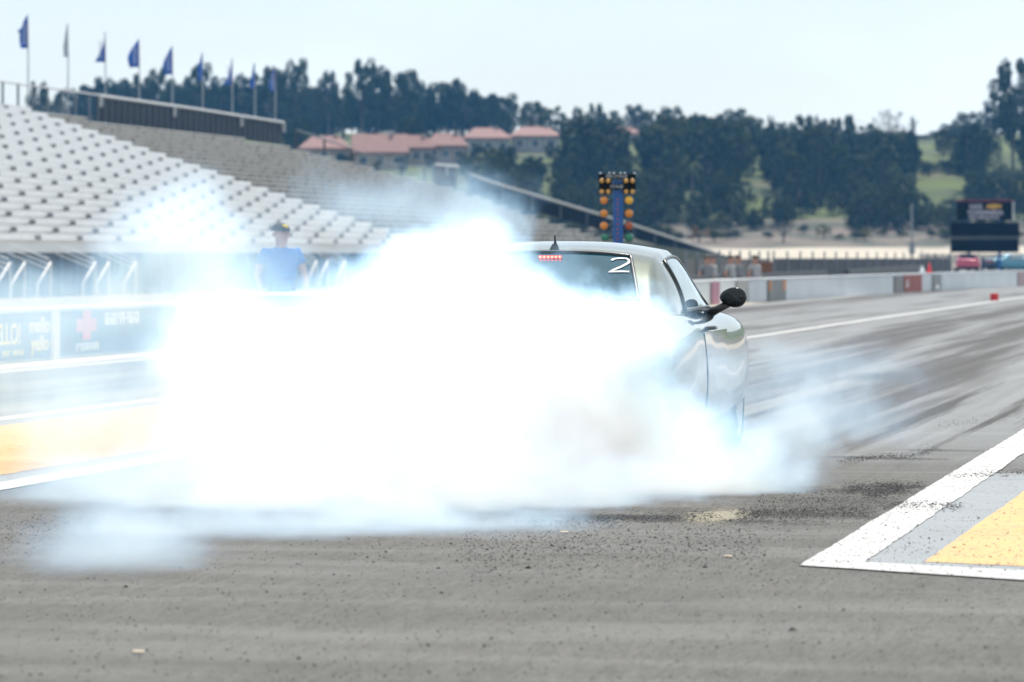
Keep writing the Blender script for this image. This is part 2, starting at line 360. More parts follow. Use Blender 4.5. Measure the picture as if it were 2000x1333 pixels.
rail_w = [(-.36, .70), (-.1, .69), (.2, .67), (.45, .655), (.9, .65), (1.34, .65), (1.6, .685), (2.0, .755), (2.2, .775)]
rail_d = [(-.36, .015), (-.1, .03), (.3, .05), (.9, .062), (1.34, .05), (1.8, .03), (2.2, .008)]
def smooth_interp(x, pts): return sum(interp(x+d, pts)*k for d, k in ((-.07, .2), (-.035, .2), (0, .2), (.035, .2), (.07, .2)))
def S(t, v):
    """cabin shell: t along the car, v 0 at the belt, .5 roof rail, 1 centre line"""
    zt = smooth_interp(t, top_z); wb = smooth_interp(t, belt_w); wr = smooth_interp(t, rail_w); zr = zt-smooth_interp(t, rail_d); zb = .985
    zr = max(zr, zb+.004)
    if v <= .5:
        k = v/.5; wv = lerp(wb, wr, k)+.035*math.sin(math.pi*k)*(zr-zb)/.4; z = lerp(zb, zr, k)
        if k > .85: e = (k-.85)/.15; wv -= .012*e*e
    else:
        k = (v-.5)/.5; wv = wr*(1-k)-.012*(1-k); z = zr+(zt-zr)*(1-(1-k)**2.6)
    return Vector((wv, t, z))
def Sn(t, v, side=1):
    e = .01; a = S(t+e, v)-S(t-e, v); b_ = S(t, min(v+e, 1))-S(t, max(v-e, 0)); q = b_.cross(a)
    if q.x < 0 or (abs(q.x) < 1e-4 and q.z < 0): q = -q
    if q.z < 0: q = -q
    q.normalize(); return q
def Sx(t, u):       # u -1..1 over the full width from rail to rail region: v = 1-|..|
    p = S(t, 1-abs(u)); q = Sn(t, 1-abs(u))
    if u < 0: p = Vector((-p.x, p.y, p.z)); q = Vector((-q.x, q.y, q.z))
    return p, q
UR = lambda t: interp(t, [(-.22, .455), (.352, .385)])
REAR = lambda t, v: -.19 < t < .335 and v > 1-UR(t)+.015
def in_side(t, v):
    z = S(t, v).z
    return v < .455 and z > 1.02 and t > .42+(z-1.02)*.48 and S(t, .5).z-z > .03 and t < 1.95
FRONT = lambda t, v: 1.44 < t < 2.06 and v > .60
def patch_mesh(ts, vs_, off, mirror=False, full=False):
    mb = MB(); rows = []
    for t_ in ts:
        row = []
        for v in vs_:
            if full: p, q = Sx(t_, v)
            else: p = S(t_, v); q = Sn(t_, v)
            p = p+q*off
            if mirror: p = Vector((-p.x, p.y, p.z))
            row.append(p)
        rows.append(row)
    nn = len(vs_); V = [p for r_ in rows for p in r_]
    mb.add(V, [(i*nn+j, i*nn+j+1, (i+1)*nn+j+1, (i+1)*nn+j) for i in range(len(ts)-1) for j in range(nn-1)])
    return mb
def frange(a, b, n): return [a+(b-a)*i/n for i in range(n+1)]
def find_tv(f0, z):          # station where the side surface at fraction along an edge reaches height z
    lo_, hi_ = 0., .5
    for _ in range(30):
        m_ = (lo_+hi_)/2
        if S(f0, m_).z < z: lo_ = m_
        else: hi_ = m_
    return lo_
def side_window_outline():
    pts = []
    zt = lambda t_: S(t_, .5).z-.045
    # rear edge up, along the rail, down the front pillar, back along the belt
    z = 1.015; t_ = .40
    while True:
        t_ = .40+(z-1.015)*.48
        if z >= zt(t_): break
        pts.append((t_, find_tv(t_, z))); z += .03
    t_ += .02
    while t_ < 1.97 and zt(t_) > 1.03:
        pts.append((t_, find_tv(t_, zt(t_)))); t_ += .05
    t1 = t_-.05
    t_ = t1
    while t_ > .40:
        pts.append((t_, find_tv(t_, 1.012))); t_ -= .1
    return pts
SWO = side_window_outline()
def inside(p, poly):
    c = False; n_ = len(poly)
    for i in range(n_):
        (x1, y1), (x2, y2) = poly[i], poly[(i+1) % n_]
        if (y1 > p[1]) != (y2 > p[1]) and p[0] < (x2-x1)*(p[1]-y1)/(y2-y1)+x1: c = not c
    return c
def glass_fan(poly, off, mirror):
    cx = sum(p[0] for p in poly)/len(poly); cv = sum(p[1] for p in poly)/len(poly)
    mb = MB(); V = []; K = 5
    for k in range(K+1):
        for p in poly:
            q = (lerp(cx, p[0], k/K), lerp(cv, p[1], k/K)); g_ = S(*q)+Sn(*q)*off
            V.append(Vector((-g_.x, g_.y, g_.z)) if mirror else g_)
    n_ = len(poly)
    mb.add(V, [(k*n_+i, k*n_+(i+1) % n_, (k+1)*n_+(i+1) % n_, (k+1)*n_+i) for k in range(K) for i in range(n_)])
    return mb
def outline_tube(pts, r, flat=1.): return MB().tube(pts+[pts[0]], r, 6, cap=False)
m_glass2 = glassmat('side_glass', (.16, .34, .37), .28)
def wheel(parent, w_, t_, name='wheel', r=.345, scale=(1, 1, 1)):
    s_ = 1 if w_ > 0 else -1
    o = MB().lathe([(-.12*s_, .23), (-.13*s_, .30), (-.11*s_, r-.01), (-.06*s_, r), (.06*s_, r), (.11*s_, r-.01), (.13*s_, .30), (.125*s_, .245)], (w_, t_, r), 'x', 36).build(name, m_tyre, parent, smooth=True)
    k = MB().lathe([(.125*s_, .246), (.10*s_, .235), (.05*s_, .22), (-.1*s_, .22)], (w_, t_, r), 'x', 36)
    for i in range(5):
        a = 2*math.pi*i/5+.3; d = Vector((0, math.cos(a), math.sin(a))); e = Vector((0, -math.sin(a), math.cos(a))); c_ = Vector((w_, t_, r)); ax = Vector((s_, 0, 0))
        k.hexa([c_+ax*.06+e*.04, c_+ax*.06-e*.04, c_+ax*.1-e*.03, c_+ax*.1+e*.03], [c_+d*.235+ax*.06+e*.028, c_+d*.235+ax*.06-e*.028, c_+d*.235+ax*.11-e*.02, c_+d*.235+ax*.11+e*.02])
    k.lathe([(.04*s_, .08), (.115*s_, .06), (.12*s_, .0)], (w_, t_, r), 'x', 16)
    k.build('rim', m_rim, o, smooth=False)
    return o
def make_car(label, paint_mat, loc, rz, sc3=(1, 1, 1), group=None, simple=False, name='car', glass=None, number=False):
    gm = glass or m_glass
    root = empty(name, loc, rz); root.scale = sc3; tag(root, label, 'car', group)
    # lower body
    mb = MB(); prof = [body_profile(*q[1:]) for q in STN]; npf = len(prof[0]); V = []
    loop = npf*2-2
    for (t_, *_), pr in zip(STN, prof):
        V += [(w_, t_, z) for w_, z in pr]+[(-w_, t_, z) for w_, z in pr[-2:0:-1]]
    fs = [(i*loop+k, i*loop+(k+1) % loop, (i+1)*loop+(k+1) % loop, (i+1)*loop+k) for i in range(len(STN)-1) for k in range(loop)]
    fs += [tuple(range(loop)), tuple(range((len(STN)-1)*loop, len(STN)*loop))]
    body = mb.add(V, fs).build('body', [paint_mat, m_trim], root, smooth=True, sub=2)
    evaluated(body)
    if not simple:
        for t_ in (0, WB):
            c_ = MB().lathe([(-1.2, 0), (-1.2, .40), (1.2, .40), (1.2, 0)], (0, t_, .35), 'x', 40).build('cutter', m_trim)
            md = body.modifiers.new('b', 'BOOLEAN'); md.operation = 'DIFFERENCE'; md.object = c_; md.solver = 'EXACT'
            evaluated(body); bpy.data.objects.remove(c_)
        for t_ in (0, WB): MB().box(-.70, t_-.42, .2, .70, t_+.42, .8).build('wheel_well', m_trim, root)
    # cabin shell with window openings
    nt_, nv = (80, 40) if not simple else (40, 20); T_ = frange(-.36, 2.2, nt_); Vv = frange(0, 1, nv)
    mb = MB(); V = []; fs = []
    for t_ in T_:
        for v in Vv: p = S(t_, v); V.append(p)
        for v in Vv: p = S(t_, v); V.append(Vector((-p.x, p.y, p.z)))
    m2 = 2*(nv+1)
    for i in range(nt_):
        for j in range(nv):
            tt, v = (T_[i]+T_[i+1])/2, (Vv[j]+Vv[j+1])/2
            if REAR(tt, v) or FRONT(tt, v) or inside((tt, v), SWO): continue
            a = i*m2+j; fs += [(a, a+1, a+m2+1, a+m2), (a+nv+1, a+m2+nv+1, a+m2+nv+2, a+nv+2)]
    mb.add(V, fs).build('roof', paint_mat, root, smooth=True)
    U = .415
    rw = MB(); TT = frange(-.215, .352, 14); UU = frange(-1, 1, 24)
    rw.add([Sx(t_, u*UR(t_))[0]+Sx(t_, u*UR(t_))[1]*.004 for t_ in TT for u in UU], [(i*25+j, i*25+j+1, (i+1)*25+j+1, (i+1)*25+j) for i in range(14) for j in range(24)])
    rg_ = rw.build('rear_window', gm, root, smooth=True)
    patch_mesh(frange(1.42, 2.09, 14), frange(-U, U, 24), .004, full=True).build('windscreen', gm, root, smooth=True)
    a_, c_ = UR(.352), UR(-.215); edge = [Sx(t_, UR(t_)) for t_ in frange(-.215, .352, 10)]+[Sx(.352, u) for u in frange(a_, -a_, 16)[1:]]+[Sx(t_, -UR(t_)) for t_ in frange(.352, -.215, 10)[1:]]+[Sx(-.215, u) for u in frange(-c_, c_, 16)[1:-1]]
    outline_tube([p+q*.006 for p, q in edge], .013).build('window_seal', m_trim, rg_, smooth=True)
    for s_ in (1, -1):
        sg = glass_fan(SWO, .004, s_ < 0).build('side_window', m_glass2, root, smooth=True)
        e = [S(*p)+Sn(*p)*.004 for p in SWO]
        outline_tube([Vector((p.x*s_, p.y, p.z)) for p in e], .012).build('window_trim', m_trim, sg, smooth=True)
    # inside: shelf, seats, dash
    MB().box(-.72, -.3, .99, .72, 2.0, 1.008).build('interior', m_dark, root)
    for w_ in (-.37, .37):
        MB().ball((w_, 1.0, 1.02), (.24, .09, .17)).ball((w_, .98, 1.2), (.13, .06, .1)).build('seat', mat('seat_fabric', (.10, .12, .12), .8), root, smooth=True)
    for s_ in (1, -1):
        for t_ in (0, WB): wheel(root, .80*s_, t_)
    tl = MB().box(-.80, -1.10, .78, .80, -1.04, .90).build('tail_light', m_red, root)
    MB().box(-.86, -1.12, .34, .86, -1.0, .46).build('bumper', m_trim, root)
    for s_ in (-1, 1):
        hl = MB(); hl.lathe([(3.86, .1), (3.935, .095), (3.94, .0)], (.60*s_, 0, .70), 'y', 18); hl.lathe([(3.86, .09), (3.93, .085), (3.935, .0)], (.36*s_, 0, .70), 'y', 18)
        hl.build('headlight', m_chrome, root)
    if simple: return root
    for s_ in (1, -1):
        # mirror on its stalk
        mm = MB()
        mm.ball((.985*s_, 1.95, 1.075), (.092, .065, .068), 20, 12, fn=lambda q: Vector((q.x, max(q.y, -.55), q.z*(1+.18*q.x*s_))))
        mo = mm.build('wing_mirror', m_gloss, root, smooth=True)
        MB().tube([(.80*s_, 2.0, .965), (.87*s_, 1.985, .99), (.95*s_, 1.96, 1.03)], [.055, .034, .032], 10, flat=.8).build('mirror_stalk', m_trim, mo, smooth=True)
        MB().ball((.988*s_, 1.906, 1.075), (.072, .006, .050), 18, 8).build('mirror_glass', mat('mirror_glass', (.006, .012, .012), .05, spec=.4), mo, smooth=True)
        # door skin, a few millimetres proud, with its handle
        dm = MB(); tt = frange(.72, 2.16, 10); zz = frange(.34, .86, 8)
        def side(t_, z):
            q = [(interp(t_, [(k[0], k[i]) for k in STN])) for i in (1, 2, 3)]; pr = body_profile(*q)[2:7]
            return interp(z, [(b_, a_) for a_, b_ in pr])
        V = [(s_*(side(t_, z)+.004), t_, z) for t_ in tt for z in zz]; nn = len(zz)
        dm.add(V, [(i*nn+j, i*nn+j+1, (i+1)*nn+j+1, (i+1)*nn+j) for i in range(len(tt)-1) for j in range(nn-1)])
        d_ = dm.build('door', paint_mat, root, smooth=True)
        MB().tube([(s_*.90, .98, .885), (s_*.952, 1.02, .885), (s_*.952, 1.18, .885), (s_*.90, 1.22, .885)], .012, 8).build('handle', m_trim, d_, smooth=True)
        MB().tube([(.40*s_, -1.16, .30), (.40*s_, -.9, .30)], .05, 14).build('exhaust', m_chrome, root, smooth=True)
    MB().tube([(-.82, -1.02, 1.045), (-.4, -1.06, 1.06), (.4, -1.06, 1.06), (.82, -1.02, 1.045)], .028, 8, flat=.6).build('spoiler', paint_mat, root, smooth=True)
    MB().box(-.16, -1.13, .56, .16, -1.09, .70).build('number_plate', mat('plate', (.6, .6, .58), .5), root)
    # aerial on the roof, its fin dark
    p, q = Sx(.46, 0.0)
    an = MB(); an.add([p+Vector(k) for k in [(-.034, -.03, -.01), (.034, -.03, -.01), (.02, .12, -.01), (-.02, .12, -.01), (-.014, -.005, .03), (.014, -.005, .03), (.008, .07, .026), (-.008, .07, .026)]],
                      [(3, 2, 1, 0), (4, 5, 6, 7), (0, 1, 5, 4), (1, 2, 6, 5), (2, 3, 7, 6), (3, 0, 4, 7)])
    an.tube([p+Vector((0, .02, .02)), p+Vector((0, .0, .055)), p+Vector((0, -.01, .085))], [.011, .007, .005], 8)
    an.build('aerial', m_trim, root, smooth=False)
    # red lamp strip behind the top of the rear glass
    bl = MB().box(-.075, 0, -.012, .075, .02, .014)
    p, q = Sx(.265, 0.0)
    for k in range(len(bl.v)): bl.v[k] = tuple(Vector(bl.v[k])+p+q*.008)
    blo = bl.build('brake_light', m_red, root)
    for i in range(6):
        MB().ball(p+q*.012+Vector((-.062+.0248*i, -.008, 0)), (.009, .006, .007), 10, 6).build('lamp', emit('lit_red_lamp', (1, .10, .06), 6.), blo)
    if number:
        def place(u, v_):       # over the rear glass: u across in metres, v_ height
            best = None
            t_ = interp(v_, [(1.155, -.1), (1.283, .15), (1.378, .36)])
            for _ in range(8):
                lo_, hi_ = .5, 1.
                for _k in range(24):
                    m_ = (lo_+hi_)/2
                    if S(t_, m_).x > u: lo_ = m_
                    else: hi_ = m_
                p_ = S(t_, lo_); t_ += (v_-p_.z)/.5*.8
            return p_+Sn(t_, lo_)*.007, Sn(t_, lo_)
        cx, cz, w_, h_ = number
        two = [(-.48, .36), (-.38, .47), (-.1, .52), (.2, .5), (.4, .36), (.38, .18), (.1, -.08), (-.2, -.28), (-.42, -.47), (-.1, -.43), (.2, -.42), (.55, -.44)]
        dg_ = stroke_text([[(a_*w_, b_*h_) for a_, b_ in two]], lambda u, v_: place(cx+u, cz+v_), .0092, .003).build('number', mat('white_chalk', (.8, .8, .8), .8, var=.04), root)
        dg_['label'] = 'white hand painted figure 2 on the rear window'
    return root
m_paint = mat('olive_silver_paint', (.085, .105, .06), .16, .5, var=.03, coat=1., scale=3)
PHI = R(9.2)
car = make_car('pale green metallic muscle car spinning its tyres inside the white smoke', m_paint, (.20, 24.0, 0), -PHI, number=(.452, 1.285, .125, .088), name='burnout_car')
m_white_paint = mat('white_car_paint', (.75, .76, .77), .25, .0, var=.03, coat=1.)
# ------------------------------------------------------------------ people
m_skin = mat('skin', (.48, .26, .19), .55, var=.08); m_hair = mat('hair', (.04, .03, .025), .7); m_eye = mat('eye', (.03, .02, .02), .2)
def skin_mesh(name, pts, edges, m, parent=None, sub=2, extra=None):
    """one continuous surface grown round a skeleton: pts = {name: (x, y, z, rx, ry)}"""
    ks = list(pts); me = bpy.data.meshes.new(name)
    me.from_pydata([pts[k][:3] for k in ks], [(ks.index(a), ks.index(b_)) for a, b_ in edges], [])
    o = bpy.data.objects.new(name, me); COL.objects.link(o)
    o.modifiers.new('skin', 'SKIN'); sv = me.skin_vertices[0].data
    for k, q in zip(ks, sv): q.radius = (pts[k][3], pts[k][4] if len(pts[k]) > 4 else pts[k][3]); q.use_root = k == ks[0]
    md = o.modifiers.new('sub', 'SUBSURF'); md.levels = md.render_levels = sub
    evaluated(o); ms = m if isinstance(m, list) else [m]
    o.data.materials.clear()
    for k in ms: o.data.materials.append(k)
    if extra:
        bm = bmesh.new(); bm.from_mesh(o.data)
        tmp = bpy.data.meshes.new('t'); tmp.from_pydata(extra.v, [], extra.f)
        tmp.polygons.foreach_set('material_index', extra.mi); bm.from_mesh(tmp); bm.to_mesh(o.data); bm.free()
    o.data.polygons.foreach_set('use_smooth', [True]*len(o.data.polygons))
    if parent: o.parent = parent
    return o
def make_person(label, loc, rz, shirt, trousers, hat=None, sit=False, hand_fwd=0., headturn=0., group=None, sleeve=.6):
    root = empty('person', loc, rz); tag(root, label, 'person', group)
    dz = -.44 if sit else 0.
    J = {'pelvis': (0, 0, .94+dz, .15, .11), 'belly': (0, 0, 1.08+dz, .145, .105), 'chest': (0, .005, 1.27+dz, .165, .11), 'neckbase': (0, .01, 1.43+dz, .075, .07), 'neck': (0, 0, 1.485+dz, .064),
         'jaw': (0, -.015, 1.54+dz, .080, .085), 'head': (0, -.01, 1.62+dz, .092, .108), 'crown': (0, 0, 1.69+dz, .082, .095)}
    E_ = [('pelvis', 'belly'), ('belly', 'chest'), ('chest', 'neckbase'), ('neckbase', 'neck'), ('neck', 'jaw'), ('jaw', 'head'), ('head', 'crown')]
    for s_, n_ in ((1, 'l'), (-1, 'r')):
        hf = hand_fwd if s_ < 0 else hand_fwd*.4
        J['sho'+n_] = (.185*s_, .01, 1.39+dz, .068); J['elb'+n_] = (.275*s_, .05, 1.12+dz, .046); J['wri'+n_] = (.285*s_-.03*s_*hf, -.06-.16*hf, .90+.07*hf+dz, .029)
        x, y, z = J['wri'+n_][:3]; J['palm'+n_] = (x, y-.03, z-.07, .022, .034)
        for k, (dx, ln) in enumerate([(-.024, .075), (-.008, .085), (.008, .08), (.024, .062)]):
            J['f%d%s' % (k, n_)] = (x, y-.03+dx, z-.12, .0095); J['g%d%s' % (k, n_)] = (x-.008*s_, y-.04+dx, z-.12-ln*.55, .0085); J['h%d%s' % (k, n_)] = (x-.022*s_, y-.045+dx, z-.12-ln*.9, .007)
            E_ += [('palm'+n_, 'f%d%s' % (k, n_)), ('f%d%s' % (k, n_), 'g%d%s' % (k, n_)), ('g%d%s' % (k, n_), 'h%d%s' % (k, n_))]
        J['th'+n_] = (x-.01*s_, y-.075, z-.075, .011); J['tt'+n_] = (x-.02*s_, y-.09, z-.115, .009); E_ += [('palm'+n_, 'th'+n_), ('th'+n_, 'tt'+n_)]
        E_ += [('chest', 'sho'+n_), ('sho'+n_, 'elb'+n_), ('elb'+n_, 'wri'+n_), ('wri'+n_, 'palm'+n_)]
        if sit: J['hip'+n_] = (.10*s_, -.05, .48, .088); J['kne'+n_] = (.13*s_, -.46, .50, .066); J['ank'+n_] = (.13*s_, -.44, .09, .042); J['toe'+n_] = (.14*s_, -.60, .04, .036)
        else: J['hip'+n_] = (.095*s_, 0, .86, .092); J['kne'+n_] = (.115*s_, -.02, .49, .063); J['ank'+n_] = (.12*s_, .03, .09, .042); J['toe'+n_] = (.14*s_, -.13, .04, .036)
        E_ += [('pelvis', 'hip'+n_), ('hip'+n_, 'kne'+n_), ('kne'+n_, 'ank'+n_), ('ank'+n_, 'toe'+n_)]
    hz = 1.62+dz; fx = MB()
    fx.ball((0, -.128, hz-.012), (.014, .022, .026), 10, 6).ball((.098, .005, hz-.01), (.012, .022, .032), 8, 6).ball((-.098, .005, hz-.01), (.012, .022, .032), 8, 6)
    for s_ in (1, -1): fx.ball((.033*s_, -.112, hz+.022), (.013, .008, .007), 8, 5, mi=1)
    fx.ball((0, -.112, hz-.058), (.024, .008, .007), 8, 5, mi=2)
    def turn(x, y, z):
        if z > 1.5+dz: c_, s2 = math.cos(headturn), math.sin(headturn); return (x*c_-y*s2, x*s2+y*c_, z)
        return (x, y, z)
    J = {k: (*turn(*q[:3]), *q[3:]) for k, q in J.items()}; fx.v = [turn(*p) for p in fx.v]
    skin_mesh('body', J, E_, [m_skin, m_eye, mat('lips', (.40, .17, .15), .5)], root, extra=fx)
    g_ = lambda k, d: (*J[k][:3], J[k][3]+d, (J[k][4] if len(J[k]) > 4 else J[k][3])+d)
    C_ = {'pelvis': g_('pelvis', .012), 'belly': g_('belly', .018), 'chest': g_('chest', .014), 'yoke': (0, .008, 1.40+dz, .125, .10), 'collar': (0, .008, 1.478+dz, .084, .08), 'hem': (0, 0, .80+dz, .165, .125)}; Ce = [('pelvis', 'hem'), ('pelvis', 'belly'), ('belly', 'chest'), ('chest', 'yoke'), ('yoke', 'collar')]
    T = {'pelvis': (0, 0, .93+dz, .155, .118), 'waist': (0, 0, 1.04+dz, .15, .112)}; Te = [('pelvis', 'waist')]
    for n_ in 'lr':
        a, b_ = Vector(J['sho'+n_][:3]), Vector(J['elb'+n_][:3]); q = a.lerp(b_, sleeve)
        C_['sho'+n_] = g_('sho'+n_, .014); C_['slv'+n_] = (*q, .072, .072); Ce += [('chest', 'sho'+n_), ('sho'+n_, 'slv'+n_)]
        T['hip'+n_] = g_('hip'+n_, .014); T['kne'+n_] = g_('kne'+n_, .018); T['cuf'+n_] = (J['ank'+n_][0], J['ank'+n_][1], J['ank'+n_][2]+.02, .066, .066); Te += [('pelvis', 'hip'+n_), ('hip'+n_, 'kne'+n_), ('kne'+n_, 'cuf'+n_)]
    skin_mesh('shirt', C_, Ce, shirt, root); skin_mesh('trousers', T, Te, trousers, root)
    for n_ in 'lr':
        x, y, z = J['ank'+n_][:3]; MB().ball((x, y-.07, .045), (.05, .15, .05), 14, 8, fn=lambda q: Vector((q.x, q.y, max(q.z, -.8)))).build('shoe', m_trim, root, smooth=True)
    top = MB(); c_ = Vector(turn(0, .012, hz+.045))
    top.ball(c_, (.114, .130, .094), 18, 10, fn=lambda q: Vector((q.x, q.y, max(q.z, -.12))))
    if hat:
        br = [Vector(turn(.085*math.cos(a)*1.0, -.08-.10*abs(math.sin(a)) if True else 0, hz+.042-.012*abs(math.cos(a)))) for a in frange(0, math.pi, 10)]; br = [Vector((p.x*.82, p.y*.9-.005, p.z)) for p in br]
        up = [p+Vector((0, 0, .012)) for p in br]
        top.add(br+up, [tuple(range(10, -1, -1)), tuple(range(11, 22))]+[(i, i+1, i+12, i+11) for i in range(10)])
        cp = top.build('cap', hat, root, smooth=True)
        fp = [(x, z) for x in (-.045, .045) for z in (.05, .115)]
        MB().ball(Vector(turn(0, -.085, hz+.085)), (.045, .025, .03), 12, 8).build('cap_patch', mat('yellow_patch', (.75, .55, .04), .6), cp, smooth=True)
    else: top.build('hair', m_hair, root, smooth=True)
    return root
man = make_person('man in a bright blue shirt and dark cap with yellow patch behind the white car', (*P(549, 600, 47.5).xy, 0), R(12), mat('blue_shirt', (.012, .15, .62), .8, var=.15), mat('dark_trousers', (.03, .035, .05), .85),
                  hat=mat('dark_cap', (.03, .035, .04), .8), hand_fwd=.5, headturn=R(22))
man.scale = (1.06, 1.06, 1.0)
make_car('low white sports car mostly buried in smoke in front of the man', m_white_paint, (P(545, 600, 43).x, 42.4, 0), -TH, (1.02, .95, .655), simple=True, name='sports_car')
# ------------------------------------------------------------------ starting tree
YT = 50.6; u = YT/F
def tp(px, py, dy=0.): return P(px, py, YT+dy)
root = empty('starting_tree', (tp(1207, 600).x, YT, 0)); tag(root, 'blue starting light post with amber and green lamps rising behind the green car', 'starting lights')
Ob = Vector(root.location)
def loc(px, py, dy=0.): return tp(px, py, dy)-Ob
m_blue = mat('blue_post_paint', (.01, .10, .34), .45, var=.1); m_blk = mat('black_box', (.004, .005, .006), .6, spec=.12); m_amb = mat('amber_lens', (.62, .20, .01), .2, var=.25, scale=30, coat=.6); m_yam = mat('yellow_lens', (.75, .38, .01), .2, var=.2, coat=.6)
m_dam = mat('red_amber_lens', (.35, .06, .01), .2, var=.2, coat=.6); m_grn = mat('green_lens', (.0, .16, .09), .2, var=.2, coat=.6); m_sml = mat('small_lens', (.55, .28, .05), .2, var=.3, coat=.6)
a, b_ = loc(1197.2, 352), loc(1217, 352)
MB().box(a.x, -.02, .05, b_.x, .10, a.z).build('post', m_blue, root)
MB().box(a.x-.25, -.3, 0, b_.x+.25, .35, .05).build('base', m_blk, root)
for (x0, y0, x1, y1) in [(1169, 340.5, 1241, 349.5), (1169, 349.5, 1194, 360), (1216, 349.5, 1241, 360), (1170, 360, 1241, 370.5), (1170, 370.5, 1194, 379), (1216, 370.5, 1240, 379)]:
    p, q = loc(x0, y1), loc(x1, y0); MB().box(p.x, -.07, p.z, q.x, -.024, q.z).build('lamp_box', m_blk, root)
def lamp(px, py, r, m, arm=True, nm='lamp'):
    c_ = loc(px, py); mb = MB()
    o = mb.ball((c_.x, -.10, c_.z), (r, r*.75, r), 18, 10).build(nm, m, root, smooth=True)
    h = MB(); h.lathe([(-.09, r*1.04), (-.03, r*1.12), (.03, r*.9), (.04, 0)], (c_.x, 0, c_.z), 'y', 20)
    if arm: h.tube([(c_.x, 0, c_.z), (0, 0.02, c_.z)], .014, 8)
    h.build('lamp_housing', m_dark if arm else m_blk, o, smooth=True)
    return o
rr = 7.7*u
for py, mr_ in ((392, m_yam), (417.5, m_amb), (441.5, m_dam)):
    lamp(1179.3, py, rr, m_amb); lamp(1228, py, rr*1.05, mr_)
for py, m_ in ((464, m_grn), (488, mat('dark_red_lens', (.2, .01, .01), .2, coat=.6))): lamp(1181, py, rr*.95, m_); lamp(1228.5, py, rr*1.08, m_)
for px in (1175, 1187.5, 1222.5, 1235):
    for py in (354, 375): lamp(px, py, 4.7*u, m_sml, arm=False)
for px in (1172.5, 1190, 1198.5, 1212, 1220, 1239):
    c_ = loc(px, 339.3); MB().ball((c_.x, -.05, c_.z), .014, 10, 6).build('glint_ball', m_chrome, root, smooth=True)  # chrome balls added where the sun glints on the lamp hoods
m_let = mat('grey_lettering', (.55, .57, .62), .6)
text_mesh('PRE STAGE', .052, 'lettering', m_let, root, frame_of((loc(1203, 345.2).x, -.073, loc(1203, 345.2).z), (1, 0, 0), (0, 0, 1)), shear=.3, stretch=1.12)
text_mesh('STAGE', .056, 'lettering', m_let, root, frame_of((loc(1203.5, 365.2).x, -.073, loc(1203, 365.2).z), (1, 0, 0), (0, 0, 1)), shear=.3, stretch=1.05)
mk = MB(); rg = random.Random(5)
for k in range(9):
    c_ = loc(1206+rg.uniform(-.6, .6), 390+k*9.6)
    for j in range(2):
        a = rg.uniform(-.5, .5)+j*1.6; d = Vector((math.sin(a), 0, math.cos(a)))*.017; e = Vector((d.z, 0, -d.x))*.28; q = Vector((c_.x, -.022, c_.z))+e*(j-.5)
        mk.hexa([q-d-e, q+d-e, q+d+e, q-d+e], [k_+Vector((0, -.003, 0)) for k_ in (q-d-e, q+d-e, q+d+e, q-d+e)])
mk.build('lettering', mat('red_marks', (.45, .10, .07), .6), root)
# ------------------------------------------------------------------ left guard wall and what hangs on it
WL = [(-30, -15.9), (107.5, -15.9), (140, -14.3), (168, -12.5), (320, -3.0)]
WH = .68
def wall_pt(px, off=0., z=0.):
    k = (px-1000)/F
    for (s0, l0), (s1, l1) in zip(WL, WL[1:]):
        a, b_ = L(s0, l0), L(s1, l1); d = b_-a; den = d.x-k*d.y
        tt = (k*a.y-a.x)/den
        if -1e-6 <= tt <= 1: q = a+d*tt; d.normalize(); nrm = Vector((d.y, -d.x, 0)); return q+nrm*off+Vector((0, 0, z)), d, nrm
    raise ValueError(px)
mb = MB()
for off0, off1, z0, z1 in ((-.30, 0, -.3, WH-.05), (-.33, .03, WH-.05, WH)):
    for (p0, p1) in zip(WL, WL[1:]):
        def cor(p, q0, q1, side):
            d = (Vector(q1)-Vector(q0)).normalized(); return L(p[0]+(d.y)*0, p[1]+side, 0)
        a, b_ = p0, p1
        A0, A1, B0, B1 = L(a[0], a[1]+off0), L(a[0], a[1]+off1), L(b_[0], b_[1]+off0), L(b_[0], b_[1]+off1)
        up0, up1 = Vector((0, 0, z0)), Vector((0, 0, z1))
        mb.hexa([A0+up0, A1+up0, B1+up0, B0+up0], [A0+up1, A1+up1, B1+up1, B0+up1])
wall = mb.build('guard_wall', mat('white_wall_paint', (.68, .70, .71), .8, var=.16, scale=.6), None)
tag(wall, 'long low white concrete guard wall along the far left edge of the strip', 'wall')
m_navy = mat('navy_banner', (.02, .05, .13), .6, var=.1)
def banner(px0, px1, z0, z1, m, label, nm='banner', th=.02):
    a, d, n_ = wall_pt(px0, .034); b_, _, _ = wall_pt(px1, .034)
    mb = MB(); up0, up1 = Vector((0, 0, z0)), Vector((0, 0, z1))
    mb.hexa([a+up0, b_+up0, b_+n_*th+up0, a+n_*th+up0], [a+up1, b_+up1, b_+n_*th+up1, a+n_*th+up1])
    o = mb.build(nm, m); tag(o, label, 'banner'); return o, a, d, n_
def on_wall(px, z): p, d, n_ = wall_pt(px, .056); return frame_of(p+Vector((0, 0, z)), d, (0, 0, 1)), p, d, n_
m_yt = mat('yellow_lettering', (.70, .52, .08), .6); m_wt = mat('white_lettering', (.75, .75, .75), .6)
b1, *_ = banner(-130, 91, .05, .625, m_navy, 'dark blue banner with yellow mello yello lettering on the wall')
for body, px, z, size in (('mello', 69, .46, .27), ('yello', 70, .23, .27)):
    fr_, *_ = on_wall(px, z); text_mesh(body, size, 'lettering', m_yt, b1, fr_, stretch=1.35, bold=.006)
fr_, *_ = on_wall(8, .36); text_mesh('ELLO!', .36, 'lettering', m_yt, b1, fr_, stretch=1.0, bold=.008)
